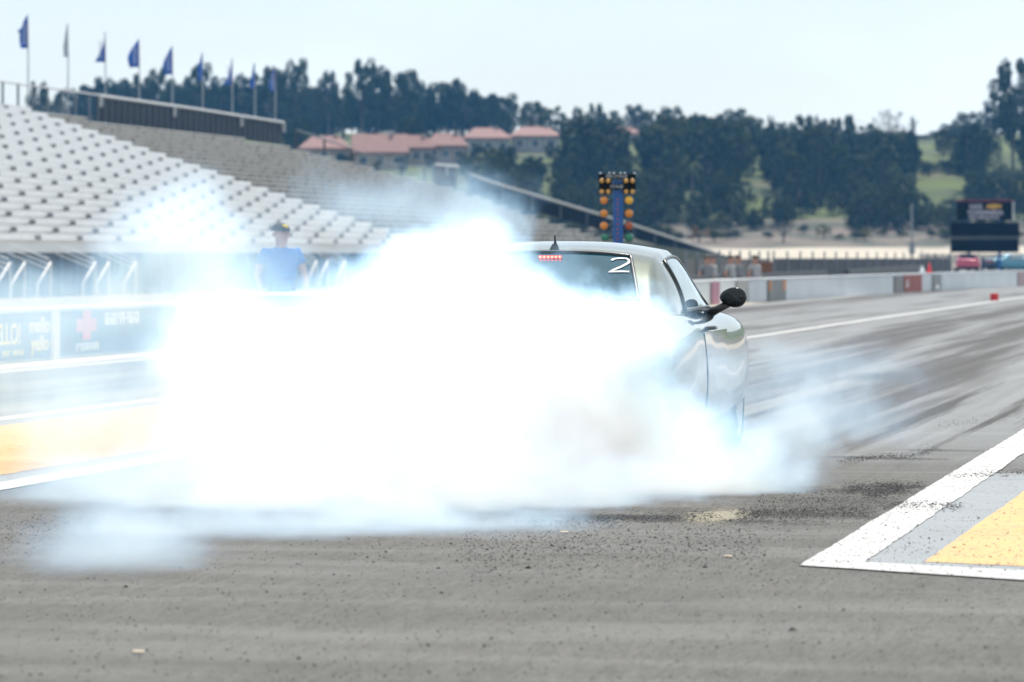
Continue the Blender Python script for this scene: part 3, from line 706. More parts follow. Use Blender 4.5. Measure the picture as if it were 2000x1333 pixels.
def bars(parent, px0, px1, z0, z1, m, seed, nrow=1):
    rg = random.Random(seed); a, d, n_ = wall_pt(px0, .056); e, _, _ = wall_pt(px1, .056); ln = (e-a).length; mb = MB(); x = 0
    while x < ln-.06:
        w_ = rg.uniform(.10, .2)
        for (u0, u1, v0, v1) in [(0, .28, 0, 1), (.72, 1, rg.choice([0, .5]), 1), (0, 1, rg.choice([0, .42]), rg.choice([.16, .58])), (.2, .8, .85, 1)]:
            if rg.random() < .85:
                q = [(x+u0*w_, lerp(z0, z1, v0)), (x+u1*w_, lerp(z0, z1, v0)), (x+u1*w_, lerp(z0, z1, v1)), (x+u0*w_, lerp(z0, z1, v1))]
                mb.hexa([a+d*i+Vector((0, 0, j)) for i, j in q], [a+d*i+n_*(.003+.001*rg.random())+Vector((0, 0, j)) for i, j in q])
        x += w_+.05
    return mb.build('lettering', m, parent)
bars(b1, -4, 36, .10, .17, m_yt, 4)
b2, *_ = banner(107, 335, .05, .625, m_navy, 'dark blue banner with a red cross shaped emblem fading into smoke')
a, d, n_ = wall_pt(161, .056); up = Vector((0, 0, 1)); c_ = a+up*.43; mb = MB()
for q in ([(-.42, -.08), (.42, -.08), (.42, .09), (-.42, .09)], [(-.17, -.19), (.17, -.19), (.17, .20), (-.17, .20)]):
    mb.hexa([c_+d*i+up*j for i, j in q], [c_+d*i+up*j+n_*(.006 if abs(q[0][0]) > .3 else .008) for i, j in q])
mb.build('emblem', mat('red_emblem', (.6, .12, .08), .6), b2)
bars(b2, 141, 184, .10, .2, m_wt, 11); bars(b2, 197, 262, .42, .58, m_wt, 12)
o, *_ = banner(91, 104, .0, .65, mat('pale_post', (.62, .58, .5), .8), 'pale upright strip between the two dark blue banners on the wall', 'wall_post', .06); o['category'] = 'post'
for px0, px1, col, lab in [(1387, 1402, (.42, .20, .26), 'pinkish panel on the white wall just behind the wing mirror'), (1436, 1459, (.42, .40, .36), 'beige panel on the white wall right of the wing mirror'),
                           (1498, 1532, (.24, .25, .24), 'grey panel with orange edges on the white wall below the brown box'), (1745, 1762, (.26, .25, .24), 'narrow dark grey panel left of the red panel on the wall'),
                           (1764, 1798, (.36, .11, .09), 'red panel with pale lettering on the white wall'), (1820, 1836, (.30, .30, .29), 'grey panel on the white wall under the red cone'),
                           (1987, 2012, (.42, .30, .30), 'faded pink panel on the white wall at the right edge')]:
    o, *_ = banner(px0, px1, .02, WH-.06, mat('panel', col, .7, var=.25, scale=2), lab, 'wall_panel')
    if px0 == 1498:
        for q0, q1 in ((1498.5, 1503), (1526, 1531.5)):
            a, d, n_ = wall_pt(q0, .056); e, _, _ = wall_pt(q1, .056); MB().hexa([a+up*.3, e+up*.3, e+up*.6, a+up*.6], [k+n_*.004 for k in (a+up*.3, e+up*.3, e+up*.6, a+up*.6)]).build('edge_strip', mat('orange_strip', (.6, .25, .10), .7), o)
    if px0 == 1764: bars(o, 1767, 1795, .18, .45, m_wt, 31)
def cone(p, h, label):
    r_ = empty('traffic_cone', p); tag(r_, label, 'cone')
    MB().lathe([(0, h*.27), (h*.5, h*.17), (h*.98, h*.06), (h, 0)], (0, 0, .02), 'z', 20).build('cone_body', mat('cone_red', (.75, .03, .04), .5), r_, smooth=True)
    MB().box(-h*.34, -h*.34, 0, h*.34, h*.34, .022).build('base', mat('cone_base', (.5, .03, .03), .6), r_)
p, *_ = wall_pt(1823, -.15, WH); cone(p, .36, 'small red cone standing on top of the white wall')
for px, z, h, lab in ((1809, WH, .26, 'white plastic jug on top of the white wall left of the red cone'), (1815, 0., .24, 'white plastic jug on the track at the foot of the wall')):
    p, d, n_ = wall_pt(px, -.15 if z else .3, z); o = MB().lathe([(0, 0), (0, .085), (h*.6, .085), (h*.8, .04), (h*.98, .035), (h, 0)], p, 'z', 18).build('jug', mat('white_plastic', (.8, .8, .8), .3), None, smooth=True); tag(o, lab, 'jug')
p = G(1942, 588); o = MB().box(-.115, -.115, 0, .115, .115, .22).build('timing_block', mat('red_foam', (.55, .02, .02), .7, var=.2)); o.location = p; o.rotation_euler = (0, 0, -TH)
md = o.modifiers.new('b', 'BEVEL'); md.width = .012; md.segments = 2; tag(o, 'red foam block on the white line in the middle of the strip', 'timing block')
# ------------------------------------------------------------------ grandstands
NR, TR, RI, LB, ZB, S1 = 24, .833, .2746, -40.0, 1.65, 174.
m_alu = mat('white_bench', (.68, .685, .68), .55, var=.10, scale=1.2); m_rise = mat('pale_riser', (.62, .61, .59), .7, var=.15, scale=.8)
m_alu2 = mat('grey_bench', (.56, .545, .51), .6, .0, var=.25, scale=1.2); m_rise2 = mat('grey_riser', (.22, .21, .195), .8, var=.35, scale=1.5); m_gap = mat('dark_opening', (.20, .20, .21), .8, spec=.1)
def zrow(i): return ZB+RI*i
def lrow(i): return LB-TR*i
BND = [(-400, 152), (50, 215), (550, 281), (890, 368), (1000, 405), (1180, 462), (1230, 480)]
def s_end(i):
    s_ = S1
    while s_ < 420:
        x, y = pix(L(s_, lrow(i), zrow(i)+.3))
        if y < interp(x, BND): break
        s_ += .5
    return s_
def lbox(mb, s0, s1, l0, l1, z0, z1): mb.box(s0, l0, z0, s1, l1, z1, fn=lambda s_, l_, z_: L(s_, l_, z_))
rgs = random.Random(9)
def stand(label, s0, ends, ma, mr_, gaps):
    root = empty('grandstand', L(s0, LB, 0)); tag(root, label, 'grandstand'); base = Vector(root.location)
    def fin(mb, nm, m): mb.v = [tuple(Vector(v)-base) for v in mb.v]; return mb.build(nm, m, root)
    for i in range(NR):
        e = ends(i)
        if e-s0 < 1: continue
        mb = MB(); l_, z = lrow(i), zrow(i)
        lbox(mb, s0, e, l_-.50, l_, z-.06, z); lbox(mb, s0, e, l_-.80, l_-.53, z+(.20 if gaps else .34), z+.405); fin(mb, 'bench_row', ma)
        mb = MB(); lbox(mb, s0, e, l_-.83, l_-.81, z-.02, z+RI-.03); lbox(mb, s0, e, l_-.72, l_-.66, z, z+.36)
        if not gaps:
            q = s0+rgs.uniform(.2, 3)
            while q < e: lbox(mb, q, q+.12, l_-.65, l_-.52, z, z+.36); q += rgs.uniform(1.0, 4.5)
        fin(mb, 'riser', mr_)
    if gaps:
        k = 0; q = s0+1.
        while q < S1-1:
            mb = MB()
            prof = [p_ for i in range(NR) for p_ in ((lrow(i)-.512, zrow(i)+.19), (lrow(i)-.512, zrow(i)+.34))]
            mb.add([L(q+d_, l_, z) for l_, z in prof for d_ in (0, .58)], [(2*i, 2*i+1, 2*i+3, 2*i+2) for i in range(len(prof)-1)])
            fin(mb, 'aisle_steps', m_gap); q += 4.3; k += 1  # solid stepped ribbon; its dark colour stands for openings in the aisle steps
    mb = MB(); lbox(mb, s0, ends(0), LB-.02, LB+.12, ZB-.22, ZB+.06); fin(mb, 'front_beam', ma)
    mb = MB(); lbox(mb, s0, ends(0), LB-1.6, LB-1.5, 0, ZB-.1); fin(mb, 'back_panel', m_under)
    q = s0
    while q < min(ends(0), 260): mb = MB(); lbox(mb, q, q+.16, LB-.3, LB-.14, 0, ZB-.22); fin(mb, 'post', m_post); q += 1.6 if q < S1 else 4
    return root
m_under = mat('shaded_backing', (.07, .09, .12), .8, var=.4, scale=.5); m_post = mat('blue_grey_steel', (.07, .12, .19), .5, var=.15)  # backing is coloured dark for the shade beneath the benches
stand('wide white grandstand with bench rows and dotted dark aisle steps on the left', 96., lambda i: S1, m_alu, m_rise, True)
stand('grey far grandstand of dull bench rows sloping down behind the smoke', S1+.4, s_end, m_alu2, m_rise2, False)
kind(MB().add([L(S1, LB-2, 0), L(S1, -60, 7.5), L(S1, -75, 7.5), L(S1, -95, 0), L(300, LB-6, 0), L(300, -60, 3.4), L(300, -75, 3.4), L(300, -95, 0), L(60, LB-2, 0), L(60, -60, 7.5), L(60, -75, 7.5), L(60, -95, 0), L(430, -58, 0), L(430, -62, .9), L(430, -75, .9), L(430, -95, 0)],
     [(0, 1, 9, 8), (1, 2, 10, 9), (2, 3, 11, 10), (0, 4, 5, 1), (1, 5, 6, 2), (2, 6, 7, 3), (4, 12, 13, 5), (5, 13, 14, 6), (6, 14, 15, 7), (12, 15, 14, 13), (8, 9, 10, 11)]).build('embankment', mat('dry_bank', (.02, .025, .015), .95, spec=.05, var=.35, scale=.2)), 'structure')
# stair rails in front of the white stand
m_wr = mat('white_rail', (.78, .78, .78), .35)
for k, (px, dbl) in enumerate([(8, 1), (88, 0), (176, 1), (256, 0), (612, 1), (668, 0)]):
    s_ = s_at(px, LB+.8); r_ = empty('stair_rail', L(s_, LB+.8, 0))
    tag(r_, ['leftmost white stair handrail below the white grandstand', 'single white handrail second from the left below the white grandstand', 'double white handrail right of the single one below the white grandstand', 'fourth white stair handrail fading into the smoke',
             'white stair handrail just right of the man in blue', 'white stair handrail farther right of the man in blue'][k], 'handrail', 'white stair handrails in front of the grandstand')
    for j in range(1+dbl):
        o_ = Vector((j*.45, 0, .0)); a, b_ = L(-.75, 0)+o_+Vector((0, 0, .42)), L(.55, 0)+o_+Vector((0, 0, 1.12))
        MB().tube([a+Vector((0, 0, -.42)), a, b_, b_+Vector((0, 0, -1.1))], .034, 8).build('rail', m_wr, r_, smooth=True)
    a, b_ = L(-2.6, -.3, 1.72), L(.7, -.1, 1.22)
    mb = MB()
    for j in range(3): mb.tube([a+Vector((0, 0, -.16*j)), b_+Vector((0, 0, -.16*j))], .018, 6)
    mb.build('ramp_rail', m_wr, r_)
# fences along the back of the stands
def fence(label, l_, pts, panel, post_m, rail_m, step=3., pr=.05, rail_r=.05, inset=0., name='fence', brackets=()):
    def pt(px, py): s_ = s_at(px, l_); q = L(s_, l_); q.z = H+(HY-py)/F*q.y; return s_, q
    base = L(s_at(pts[0][0], l_), l_); r_ = empty(name, base); tag(r_, label, 'fence')
    T_ = [(*pt(a, t_), pt(a, b_)[1]) for a, t_, b_ in pts]
    def at(s_):
        for (s0, t0, b0), (s1, t1, b1) in zip(T_, T_[1:]):
            if s_ <= s1+1e-6: k = (s_-s0)/(s1-s0); return t0.lerp(t1, k)-base, b0.lerp(b1, k)-base
        return T_[-1][1]-base, T_[-1][2]-base
    if panel:
        mb = MB(); th = L(0, .05)
        for (s0, t0, b0), (s1, t1, b1) in zip(T_, T_[1:]):
            n_ = max(1, int((s1-s0)/8))
            for i in range(n_):
                t_, b_ = at(lerp(s0, s1, i/n_)); t2, b2_ = at(lerp(s0, s1, (i+1)/n_))
                mb.hexa([b_, b2_, b2_-th, b_-th], [t_, t2, t2-th, t_-th])
        mb.build('screen', panel, r_)
    s_ = T_[0][0]; up = Vector((0, 0, .03))
    while s_ <= T_[-1][0]+.01:
        t_, b_ = at(s_); MB().tube([b_+L(0, .08), t_+L(0, .08)+up], pr, 6).build('post', post_m, r_); s_ += step
    mb = MB(); n_ = 24
    mb.tube([at(lerp(T_[0][0], T_[-1][0], i/n_))[0]+L(0, .08) for i in range(n_+1)], rail_r, 6); mb.build('rail', rail_m, r_)
    for px in brackets:
        t_, b_ = at(s_at(px, l_)); q = t_.lerp(b_, .45); MB().tube([t_+L(0, .16), q+L(0, .16)], .11, 6).build('bracket', rail_m, r_)
    return r_
m_scr = mat('grey_screen', (.07, .08, .095), .9, spec=.1, var=.15, scale=.6); m_gst = mat('grey_steel', (.16, .18, .2), .5); m_pal = mat('pale_rail', (.52, .52, .52), .5)
fence('open post fence along the top left of the white grandstand', -61.0, [(-60, 152, 205), (60, 168, 214), (188, 186, 236)], None, m_gst, m_pal, 2.2, .06, .05)
fence('grey screened fence with pale top rail behind the grandstands', -61.0, [(189, 187, 236), (370, 212, 260), (551, 240, 283)], m_scr, m_gst, m_pal, 1.1, .035, .09, brackets=(191, 335, 466, 549))
fence('thin dark post fence in front of the red roofed houses', -61.5, [(575, 254, 292), (660, 282, 315), (752, 318, 346), (845, 330, 360)], None, mat('dark_steel', (.04, .04, .05), .5), m_gst, 7., .07, .05)
fence('short brown screened fence with pale rail above the far grandstand', -61.5, [(846, 322, 360), (893, 326, 368)], mat('brown_screen', (.15, .13, .11), .8, var=.3, spec=.1), m_gst, m_pal, 6., .07, .1, brackets=(868,))
fence('long dark fence with pale rail sloping down beside the far grandstand', -63., [(915, 342, 372), (960, 358, 392), (1180, 423, 450), (1300, 462, 484), (1402, 496, 508)], mat('shade_screen', (.012, .014, .014), .95, spec=.02, var=.4, scale=.3), m_gst, mat('pale_rail_2', (.33, .33, .31), .6), 12., .07, .15)
# feather flags behind the stand
m_flag = mat('blue_flag', (.02, .12, .50), .6, var=.3, scale=3); m_flw = mat('pale_flag', (.45, .50, .56), .6, var=.2); m_fll = mat('flag_lettering', (.5, .55, .65), .6); m_redge = mat('flag_red_edge', (.25, .03, .12), .6)
FL = [(55, 27, 95, 9, 12, 'tallest dark blue feather flag at the far left with a torn corner'), (133, 45, 112, 5, 5, 'pale feather flag seen edge on, second from the left'), (206, 62, 122, 15, 3, 'blue triangular feather flag widening to its foot, third from the left'), (272, 75, 132, 13, 14, 'broad blue feather flag with pale lettering, fourth from the left'),
      (337, 89, 146, 12, 10, 'curved blue feather flag touching the tree tops, fifth from the left'), (396, 101, 158, 6, 4, 'narrow dark feather flag in front of the round tree, sixth from the left'), (454, 113, 166, 12, 3, 'slanting blue feather flag, seventh from the left'),
      (498, 122, 173, 5, 4, 'thin dark feather flag before the trees, eighth from the left'), (538, 130, 181, 6, 8, 'last feather flag on the right of the row, dark with a pale foot')]
for k, (px, y0, y1, wb_, wm, lab) in enumerate(FL):
    s_ = s_at(px, -63.); q = L(s_, -63.); u = q.y/F; Z = lambda y: H+(HY-y)*u
    r_ = empty('feather_flag', (q.x, q.y, 6.)); tag(r_, lab, 'flag', 'feather flags along the top of the grandstand')
    MB().tube([(0, 0, 0), (.0, 0, Z(y1)-6), (-.02, 0, Z(y0)-6)], [.05, .035, .015], 8).build('pole', mat('flag_pole', (.4, .42, .45), .4), r_)
    mb = MB(); n_ = 14; V = []
    for i in range(n_+1):
        f = i/n_; z = lerp(Z(y0), Z(y1), f)-6; wd = 1.3*(wb_*(min(1, f*1.15) if k in (2, 6) else min(1, (f*1.7)**.7))+(wm-wb_*.6)*math.sin(math.pi*f)*.6+(5 if k == 0 and .36 < f < .46 else 0))*u
        wd = max(wd, .02)
        for j in range(5):
            a = j/4; V.append((-.03-wd*a, .10*math.sin(f*7+a*4+k)*a, z-(.12*a if f < .99 else -.02*a)))
    mb.add(V, [(i*5+j, i*5+j+1, (i+1)*5+j+1, (i+1)*5+j) for i in range(n_) for j in range(4)])
    fo = mb.build('sail', m_flw if k == 1 else m_flag, r_, smooth=True); md = fo.modifiers.new('s', 'SOLIDIFY'); md.thickness = .015
    if k not in (1, 5, 7):
        lt = MB(); rg = random.Random(k)
        for i in range(7):
            z = lerp(Z(y0), Z(y1), .36+.085*i)-6; x = -.05-wb_*.45*u
            lt.add([(x-.10, -.13, z+.05), (x+.06, -.13, z+.09), (x+.06, -.13, z+.03), (x-.10, -.13, z-.02), (x-.10, -.15, z+.05), (x+.06, -.15, z+.09), (x+.06, -.15, z+.03), (x-.10, -.15, z-.02)], [(4, 5, 6, 7), (3, 2, 1, 0), (0, 1, 5, 4), (1, 2, 6, 5), (2, 3, 7, 6), (3, 0, 4, 7)])
        lt.build('lettering', m_fll, r_)
        MB().box(-.05, -.02, Z(y1)-6, .0, .02, lerp(Z(y0), Z(y1), .25)-6).build('edge_band', m_redge, r_)
# ------------------------------------------------------------------ far end: spectators, barriers, scoreboard, parked cars
m_ws = mat('white_shirt', (.36, .35, .34), .8); m_gs = mat('grey_shirt', (.2, .2, .21), .8); m_jean = mat('jeans', (.08, .09, .12), .85)
for px, Y, sh, lab in [(1381, 118, m_gs, 'seated spectator in grey beside one in white behind the wall, farthest left'), (1391, 119, m_ws, 'seated spectator in white next to the leftmost one in grey'), (1427, 121, m_ws, 'seated spectator in white above the pinkish wall panel, leaning a bit left'),
                       (1441, 123, m_gs, 'seated spectator in grey just right of the middle one in white'), (1475, 122, m_ws, 'seated spectator in white directly left of the brown box')]:
    p = P(px, 500, Y); o = make_person(lab, (p.x, Y, .04), R(20+(px*7) % 50), sh, m_jean, sit=True, group='spectators sitting behind the white wall')
    b_ = MB().box(-.2, -.18, 0, .2, .2, .40).box(-.2, .16, .40, .2, .2, .8).build('chair', m_gs); b_.location = (p.x, Y, .04); b_.rotation_euler = o.rotation_euler; tag(b_, 'low grey chair under the '+lab.replace('seated spectator', 'spectator').split(',')[0], 'chair')
p = P(1489, 533, 135); r_ = empty('equipment_box', (p.x, 135, 0)); tag(r_, 'brown equipment box behind the white wall right of the spectators', 'box')
m_brn = mat('brown_box', (.20, .09, .05), .7, var=.2); MB().box(-.33, -.3, .12, .33, .5, 1.06).build('cabinet', m_brn, r_); MB().box(-.36, -.33, 1.06, .36, .53, 1.11).build('lid', m_brn, r_); MB().box(-.05, -.31, .55, .18, -.302, .75).build('panel', mat('dark_panel', (.1, .06, .05), .6), r_)
for x_ in (-.27, .27): MB().box(x_-.05, -.2, 0, x_+.05, .4, .12).build('leg', m_brn, r_)
m_dk = mat('dark_barrier', (.055, .06, .065), .7, var=.3, scale=1.)
def lowwall(px0, px1, Y0, Y1, y_top, lab):
    a, b_ = P(px0, HY, Y0), P(px1, HY, Y1); d = (b_-a).normalized(); n_ = Vector((d.y, -d.x, 0))*.12; mb = MB(); z0, z1 = H-(y_top[0]-HY)/F*Y0, H-(y_top[1]-HY)/F*Y1
    a.z = b_.z = 0; mb.hexa([a-n_, a+n_, b_+n_, b_-n_], [a-n_*.6+Vector((0, 0, z0)), a+n_*.6+Vector((0, 0, z0)), b_+n_*.6+Vector((0, 0, z1)), b_-n_*.6+Vector((0, 0, z1))]); tag(mb.build('barrier', m_dk), lab, 'barrier')
lowwall(1330, 1612, 112, 150, (541, 528), 'long dark low barrier behind the wall below the spectators'); lowwall(1655, 1800, 162, 195, (527, 518), 'shorter dark low barrier behind the wall left of the red cone')
def yfence(lab, px0, px1, Y0, Y1, ytop, m, gap, step=2.4):
    a, b_ = P(px0, HY, Y0), P(px1, HY, Y1); a.z = b_.z = 0; r_ = empty('fence', a); tag(r_, lab, 'fence'); d = b_-a; ln = d.length; d.normalize(); n_ = Vector((d.y, -d.x, 0))
    za, zb = H-(ytop[0]-HY)/F*Y0, H-(ytop[1]-HY)/F*Y1; mb = MB(); q = 0
    while q < ln-gap:
        z = lerp(za, zb, q/ln); p = d*q; mb.hexa([p, p+d*gap*.62, p+d*gap*.62+n_*.03, p+n_*.03], [k+Vector((0, 0, z)) for k in (p, p+d*gap*.62, p+d*gap*.62+n_*.03, p+n_*.03)]); q += gap
    mb.build('slats', m, r_); q = 0
    while q < ln: MB().tube([d*q+n_*.08, d*q+n_*.08+Vector((0, 0, lerp(za, zb, q/ln)+.35))], .045, 6).build('post', m_gst, r_); q += step
    return r_
yfence('pale rusty picket fence behind the spectators', 1335, 1506, 150, 175, (507, 506), mat('grey_pickets', (.17, .16, .15), .8, var=.4), .32, 3.)
yfence('dark slatted fence behind the white wall left of the scoreboard', 1508, 1860, 182, 262, (505, 505), mat('dark_slats', (.07, .075, .08), .8, var=.5, scale=1.5), .36, 4.4)
yfence('dark slatted fence running behind the scoreboard posts and parked cars', 1800, 2060, 325, 345, (497, 496), mat('dark_slats_2', (.09, .095, .10), .8, var=.5, scale=1.5), .5, 5.)
# scoreboard
YS = 300.; q = P(1923, 500, YS); r_ = empty('scoreboard', (q.x, YS, 0)); tag(r_, 'black scoreboard on blue posts with a smaller sign panel on top', 'scoreboard')
def sp(px, py): v_ = P(px, py, YS); return (v_.x-q.x, v_.z)
m_bk = mat('black_panel', (.003, .005, .008), .7, var=.3, spec=.08)
def sbox(x0, y0, x1, y1, dy0, dy1, m, nm): a, b_ = sp(x0, y1), sp(x1, y0); return MB().box(a[0], dy0, a[1], b_[0], dy1, b_[1]).build(nm, m, r_)
sbox(1857, 435, 1990.5, 461, 0, .5, m_bk, 'display'); sbox(1857.5, 468, 1990, 493.5, 0, .5, m_bk, 'display'); sbox(1859, 461.5, 1989, 467.5, .1, .4, mat('seam_panel', (.06, .07, .07), .6), 'seam')
sg_ = sbox(1869.5, 393.5, 1977, 430.5, .05, .45, m_bk, 'sign_panel'); sbox(1867, 391.3, 1981, 393.3, -.05, .5, mat('red_rim', (.25, .03, .05), .5), 'top_rim'); sbox(1978, 394, 1981, 430, .0, .2, m_pal, 'side_rim')
for px in (1894, 1954): sbox(px-2.6, 430, px+2.6, 531, .5, .72, m_blue, 'post')
sbox(1916.5, 503, 1922.5, 531, .1, .3, m_navy, 'control_box')
m_slt = mat('sign_lettering', (.42, .40, .46), .6)
def sbars(x0, x1, y0, y1, m, seed, sh):
    rg = random.Random(seed); mb = MB(); x = x0
    while x < x1-3:
        w_ = rg.uniform(4, 6.5)
        for (u0, u1, v0, v1) in [(0, .3, 0, 1), (.7, 1, 0, rg.choice([.5, 1])), (0, 1, rg.choice([0, .38]), rg.choice([.25, .62])), (.1, .9, .78, 1)]:
            pts = []
            for u_, v_ in ((u0, v0), (u1, v0), (u1, v1), (u0, v1)): a = sp(x+u_*w_+sh*(1-v_)*-1+sh, lerp(y0, y1, v_)); pts.append(Vector((a[0]+0, 0, a[1])))
            o_ = .005*rg.random(); mb.hexa([p_+Vector((0, .048, 0)) for p_ in pts], [p_+Vector((0, .02+o_, 0)) for p_ in pts])
        x += w_+1.2
    mb.build('lettering', m, sg_)
sbars(1893, 1921, 399.5, 409, m_slt, 1, 2); sbars(1890, 1957, 411.5, 419.5, m_slt, 2, 2); sbars(1892, 1954, 422, 428, m_slt, 3, 1)
g0 = [(-14, -3.4), (-5, -3.4), (-5, -5), (6, -5), (6, -3.4), (15, -3.4), (13, 3.4), (4, 3.4), (4, 5), (-7, 5), (-7, 3.4), (-16, 3.4)]
a = [sp(1942+x, 403.5+y) for x, y in g0]; mb = MB(); mb.add([(x, .045, z) for x, z in a]+[(x, .02, z) for x, z in a], [tuple(range(12)), tuple(range(23, 11, -1))]+[(i, (i+1) % 12, (i+1) % 12+12, i+12) for i in range(12)]); mb.build('emblem', mat('gold_emblem', (.50, .28, .03), .4), sg_)
m_pink = mat('pink_paint', (.55, .07, .14), .3, .1, coat=1.); m_teal = mat('teal_paint', (.05, .22, .30), .25, .3, coat=1.); m_sky = mat('pale_blue_paint', (.30, .42, .48), .25, .3, coat=1.)
make_car('pink coupe parked beyond the wall left of the scoreboard post', m_pink, (P(1884, 530, 300).x, 298, 0), -R(4), simple=True, name='parked_car')
make_car('teal blue car parked under the scoreboard, seen from its side', m_teal, (P(1950, 530, 302).x, 302, 0), R(-58), simple=True, name='parked_car')
make_car('pale blue car parked at the right edge under the scoreboard', m_sky, (P(1984, 530, 306).x, 304, 0), R(-62), simple=True, name='parked_car')
# ------------------------------------------------------------------ hill, houses, trees
HP = [(300, -.3), (350, 0), (420, 1.6), (470, 2.1), (486, 2.4), (505, 4.6), (560, 10.), (640, 17.5), (720, 23.2), (800, 26.5), (900, 28), (1300, 28)]
def hill(X, Y):
    z = sum(interp(Y+d, HP) for d in (-16, -8, 0, 8, 16))/5
    k = min(1, max(0, (Y-480)/90))
    return z+k*(2.2*noise.noise((X*.012, Y*.012, .3))+.9*noise.noise((X*.04, Y*.04, 1.3)))
def on_hill(px, py, y0=486, y1=790):         # the spot of the hill that column px shows at row py
    for Y in range(y0, y1, 2):
        X = (px-1000)/F*Y; z = hill(X, Y)
        if HY-(z-H)*F/Y <= py: return Vector((X, Y, z))
    X = (px-1000)/F*y1; return Vector((X, y1, hill(X, y1)))
m_hill, t, b = newmat('hill_grass'); n = NT(t); v = n.obj(); _, _, hz_ = n.sep(v)
c = n.mix(n.ramp(n.noise(v, .035, 5, .6), .35, .65), (.026, .042, .005, 1), (.078, .100, .006, 1))
c = n.mix(n.ramp(n.noise(v, .09, 4, .6), .55, .72), c, (.12, .10, .05, 1))
bank = n.mix(n.ramp(n.noise(v, .11, 5, .6), .4, .62), (.15, .115, .09, 1), (.045, .05, .03, 1)); sand = n.mix(n.noise(v, .2, 4), (.36, .31, .24, 1), (.46, .41, .33, 1))
hz2 = n.math('ADD', hz_, n.math('MULTIPLY', n.math('SUBTRACT', n.noise(v, .06, 3), .5), 2.))
c = n.mix(n.ramp(hz2, 5.6, 7.2), bank, c); c = n.mix(n.ramp(hz2, 2.0, 2.5), sand, c)
n.put(b.inputs['Base Color'], c); b.inputs['Roughness'].default_value = .95
mb = MB(); xs = [-420+9*i for i in range(96)]; ys = [300+7*i for i in range(30)]+[510+10*i for i in range(80)]
mb.add([(x, y, hill(x, y)) for y in ys for x in xs], [(j*len(xs)+i, j*len(xs)+i+1, (j+1)*len(xs)+i+1, (j+1)*len(xs)+i) for j in range(len(ys)-1) for i in range(len(xs)-1)])
kind(mb.build('hill', m_hill, smooth=True, recalc=False), 'structure')
m_tile = mat('terracotta', (.25, .13, .105), .8, var=.3, scale=1.5); m_wall = [mat('stucco', c_, .9, var=.1) for c_ in ((.34, .27, .22), (.27, .27, .27), (.27, .21, .18))]; m_win = mat('window_glass', (.03, .05, .07), .1); m_frm = mat('window_frame', (.6, .58, .55), .6)
HOUSES = []
def house(px, ybase, wpx, hw, hr, wm, lab, gable=False):
    p = on_hill(px, ybase); u = p.y/F; w_ = wpx*u; d = w_*.8; hw *= u; hr *= u
    r_ = empty('house', p-Vector((0, 0, 1.5)), R(-8+px % 17)); tag(r_, lab, 'house', 'red roofed houses on the hill'); hw += 1.5
    MB().box(-w_/2, -d/2, 0, w_/2, d/2, hw).build('wall', m_wall[wm], r_)
    o = .45; x, y = w_/2+o, d/2+o; mb = MB(); rx = x if gable else x*.5
    mb.add([(-x, -y, hw-.1), (x, -y, hw-.1), (x, y, hw-.1), (-x, y, hw-.1), (-x, -y, hw+.1), (x, -y, hw+.1), (x, y, hw+.1), (-x, y, hw+.1), (-rx, 0, hw+hr), (rx, 0, hw+hr)],
           [(3, 2, 1, 0), (0, 1, 5, 4), (1, 2, 6, 5), (2, 3, 7, 6), (3, 0, 4, 7), (4, 5, 9, 8), (5, 6, 9), (6, 7, 8, 9), (7, 4, 8)])
    ro = mb.build('roof', m_tile, r_); MB().box(w_*.18, -.5, hw+hr*.5, w_*.18+.7, .3, hw+hr*1.12).build('chimney', m_wall[wm], ro)
    for k in range(3):
        x = -w_*.33+w_*.33*k; f_ = MB().box(x-.75, -d/2-.06, hw-1.9, x+.75, -d/2-.004, hw-.5).build('window', m_frm, r_); MB().box(x-.62, -d/2-.075, hw-1.78, x+.62, -d/2-.062, hw-.62).build('pane', m_win, f_)
    HOUSES.append((px-wpx/2, ybase-hw/u-hr/u, px+wpx/2, ybase, p.y))
house(636, 322, 92, 28, 26, 0, 'leftmost house with a long red tile roof behind the grandstand fence'); house(742, 332, 100, 30, 38, 0, 'house with the tallest pinkish gable end among the red roofs', True); house(812, 322, 62, 30, 26, 0, 'narrow house with a red roof between two larger houses')
house(872, 318, 76, 30, 26, 2, 'house with a bright red roof and brown walls, middle of the row'); house(950, 300, 84, 28, 22, 1, 'bluish grey house with a low red roof right of the middle'); house(1045, 298, 92, 30, 20, 1, 'rightmost grey house of the main row with a flat red hipped roof'); house(1222, 280, 44, 18, 14, 2, 'small lone house with a reddish roof between trees above the starting tree')
def leafmat(name, a, b_):
    m, t, bs = newmat(name); n = NT(t); v = n.obj(); oi = t.nodes.new('ShaderNodeObjectInfo').outputs['Random']
    c = n.mix(n.ramp(n.noise(v, 7, 3, .6), .35, .65), (*a, 1), (*b_, 1)); c = n.mix(n.ramp(oi, 0., .45, .5, 0.), c, (a[0]*.6, a[1]*.7, a[2]*1.0, 1)); c = n.mix(n.ramp(oi, .6, 1., 0., .55), c, (b_[0]*1.7, b_[1]*1.35, b_[2]*.8, 1))
    n.put(bs.inputs['Base Color'], c); bs.inputs['Roughness'].default_value = .8; bs.inputs['Specular IOR Level'].default_value = .2
    return m
m_bark = mat('bark', (.10, .075, .055), .9, var=.3); m_bark2 = mat('pale_bark', (.22, .19, .16), .9, var=.3)
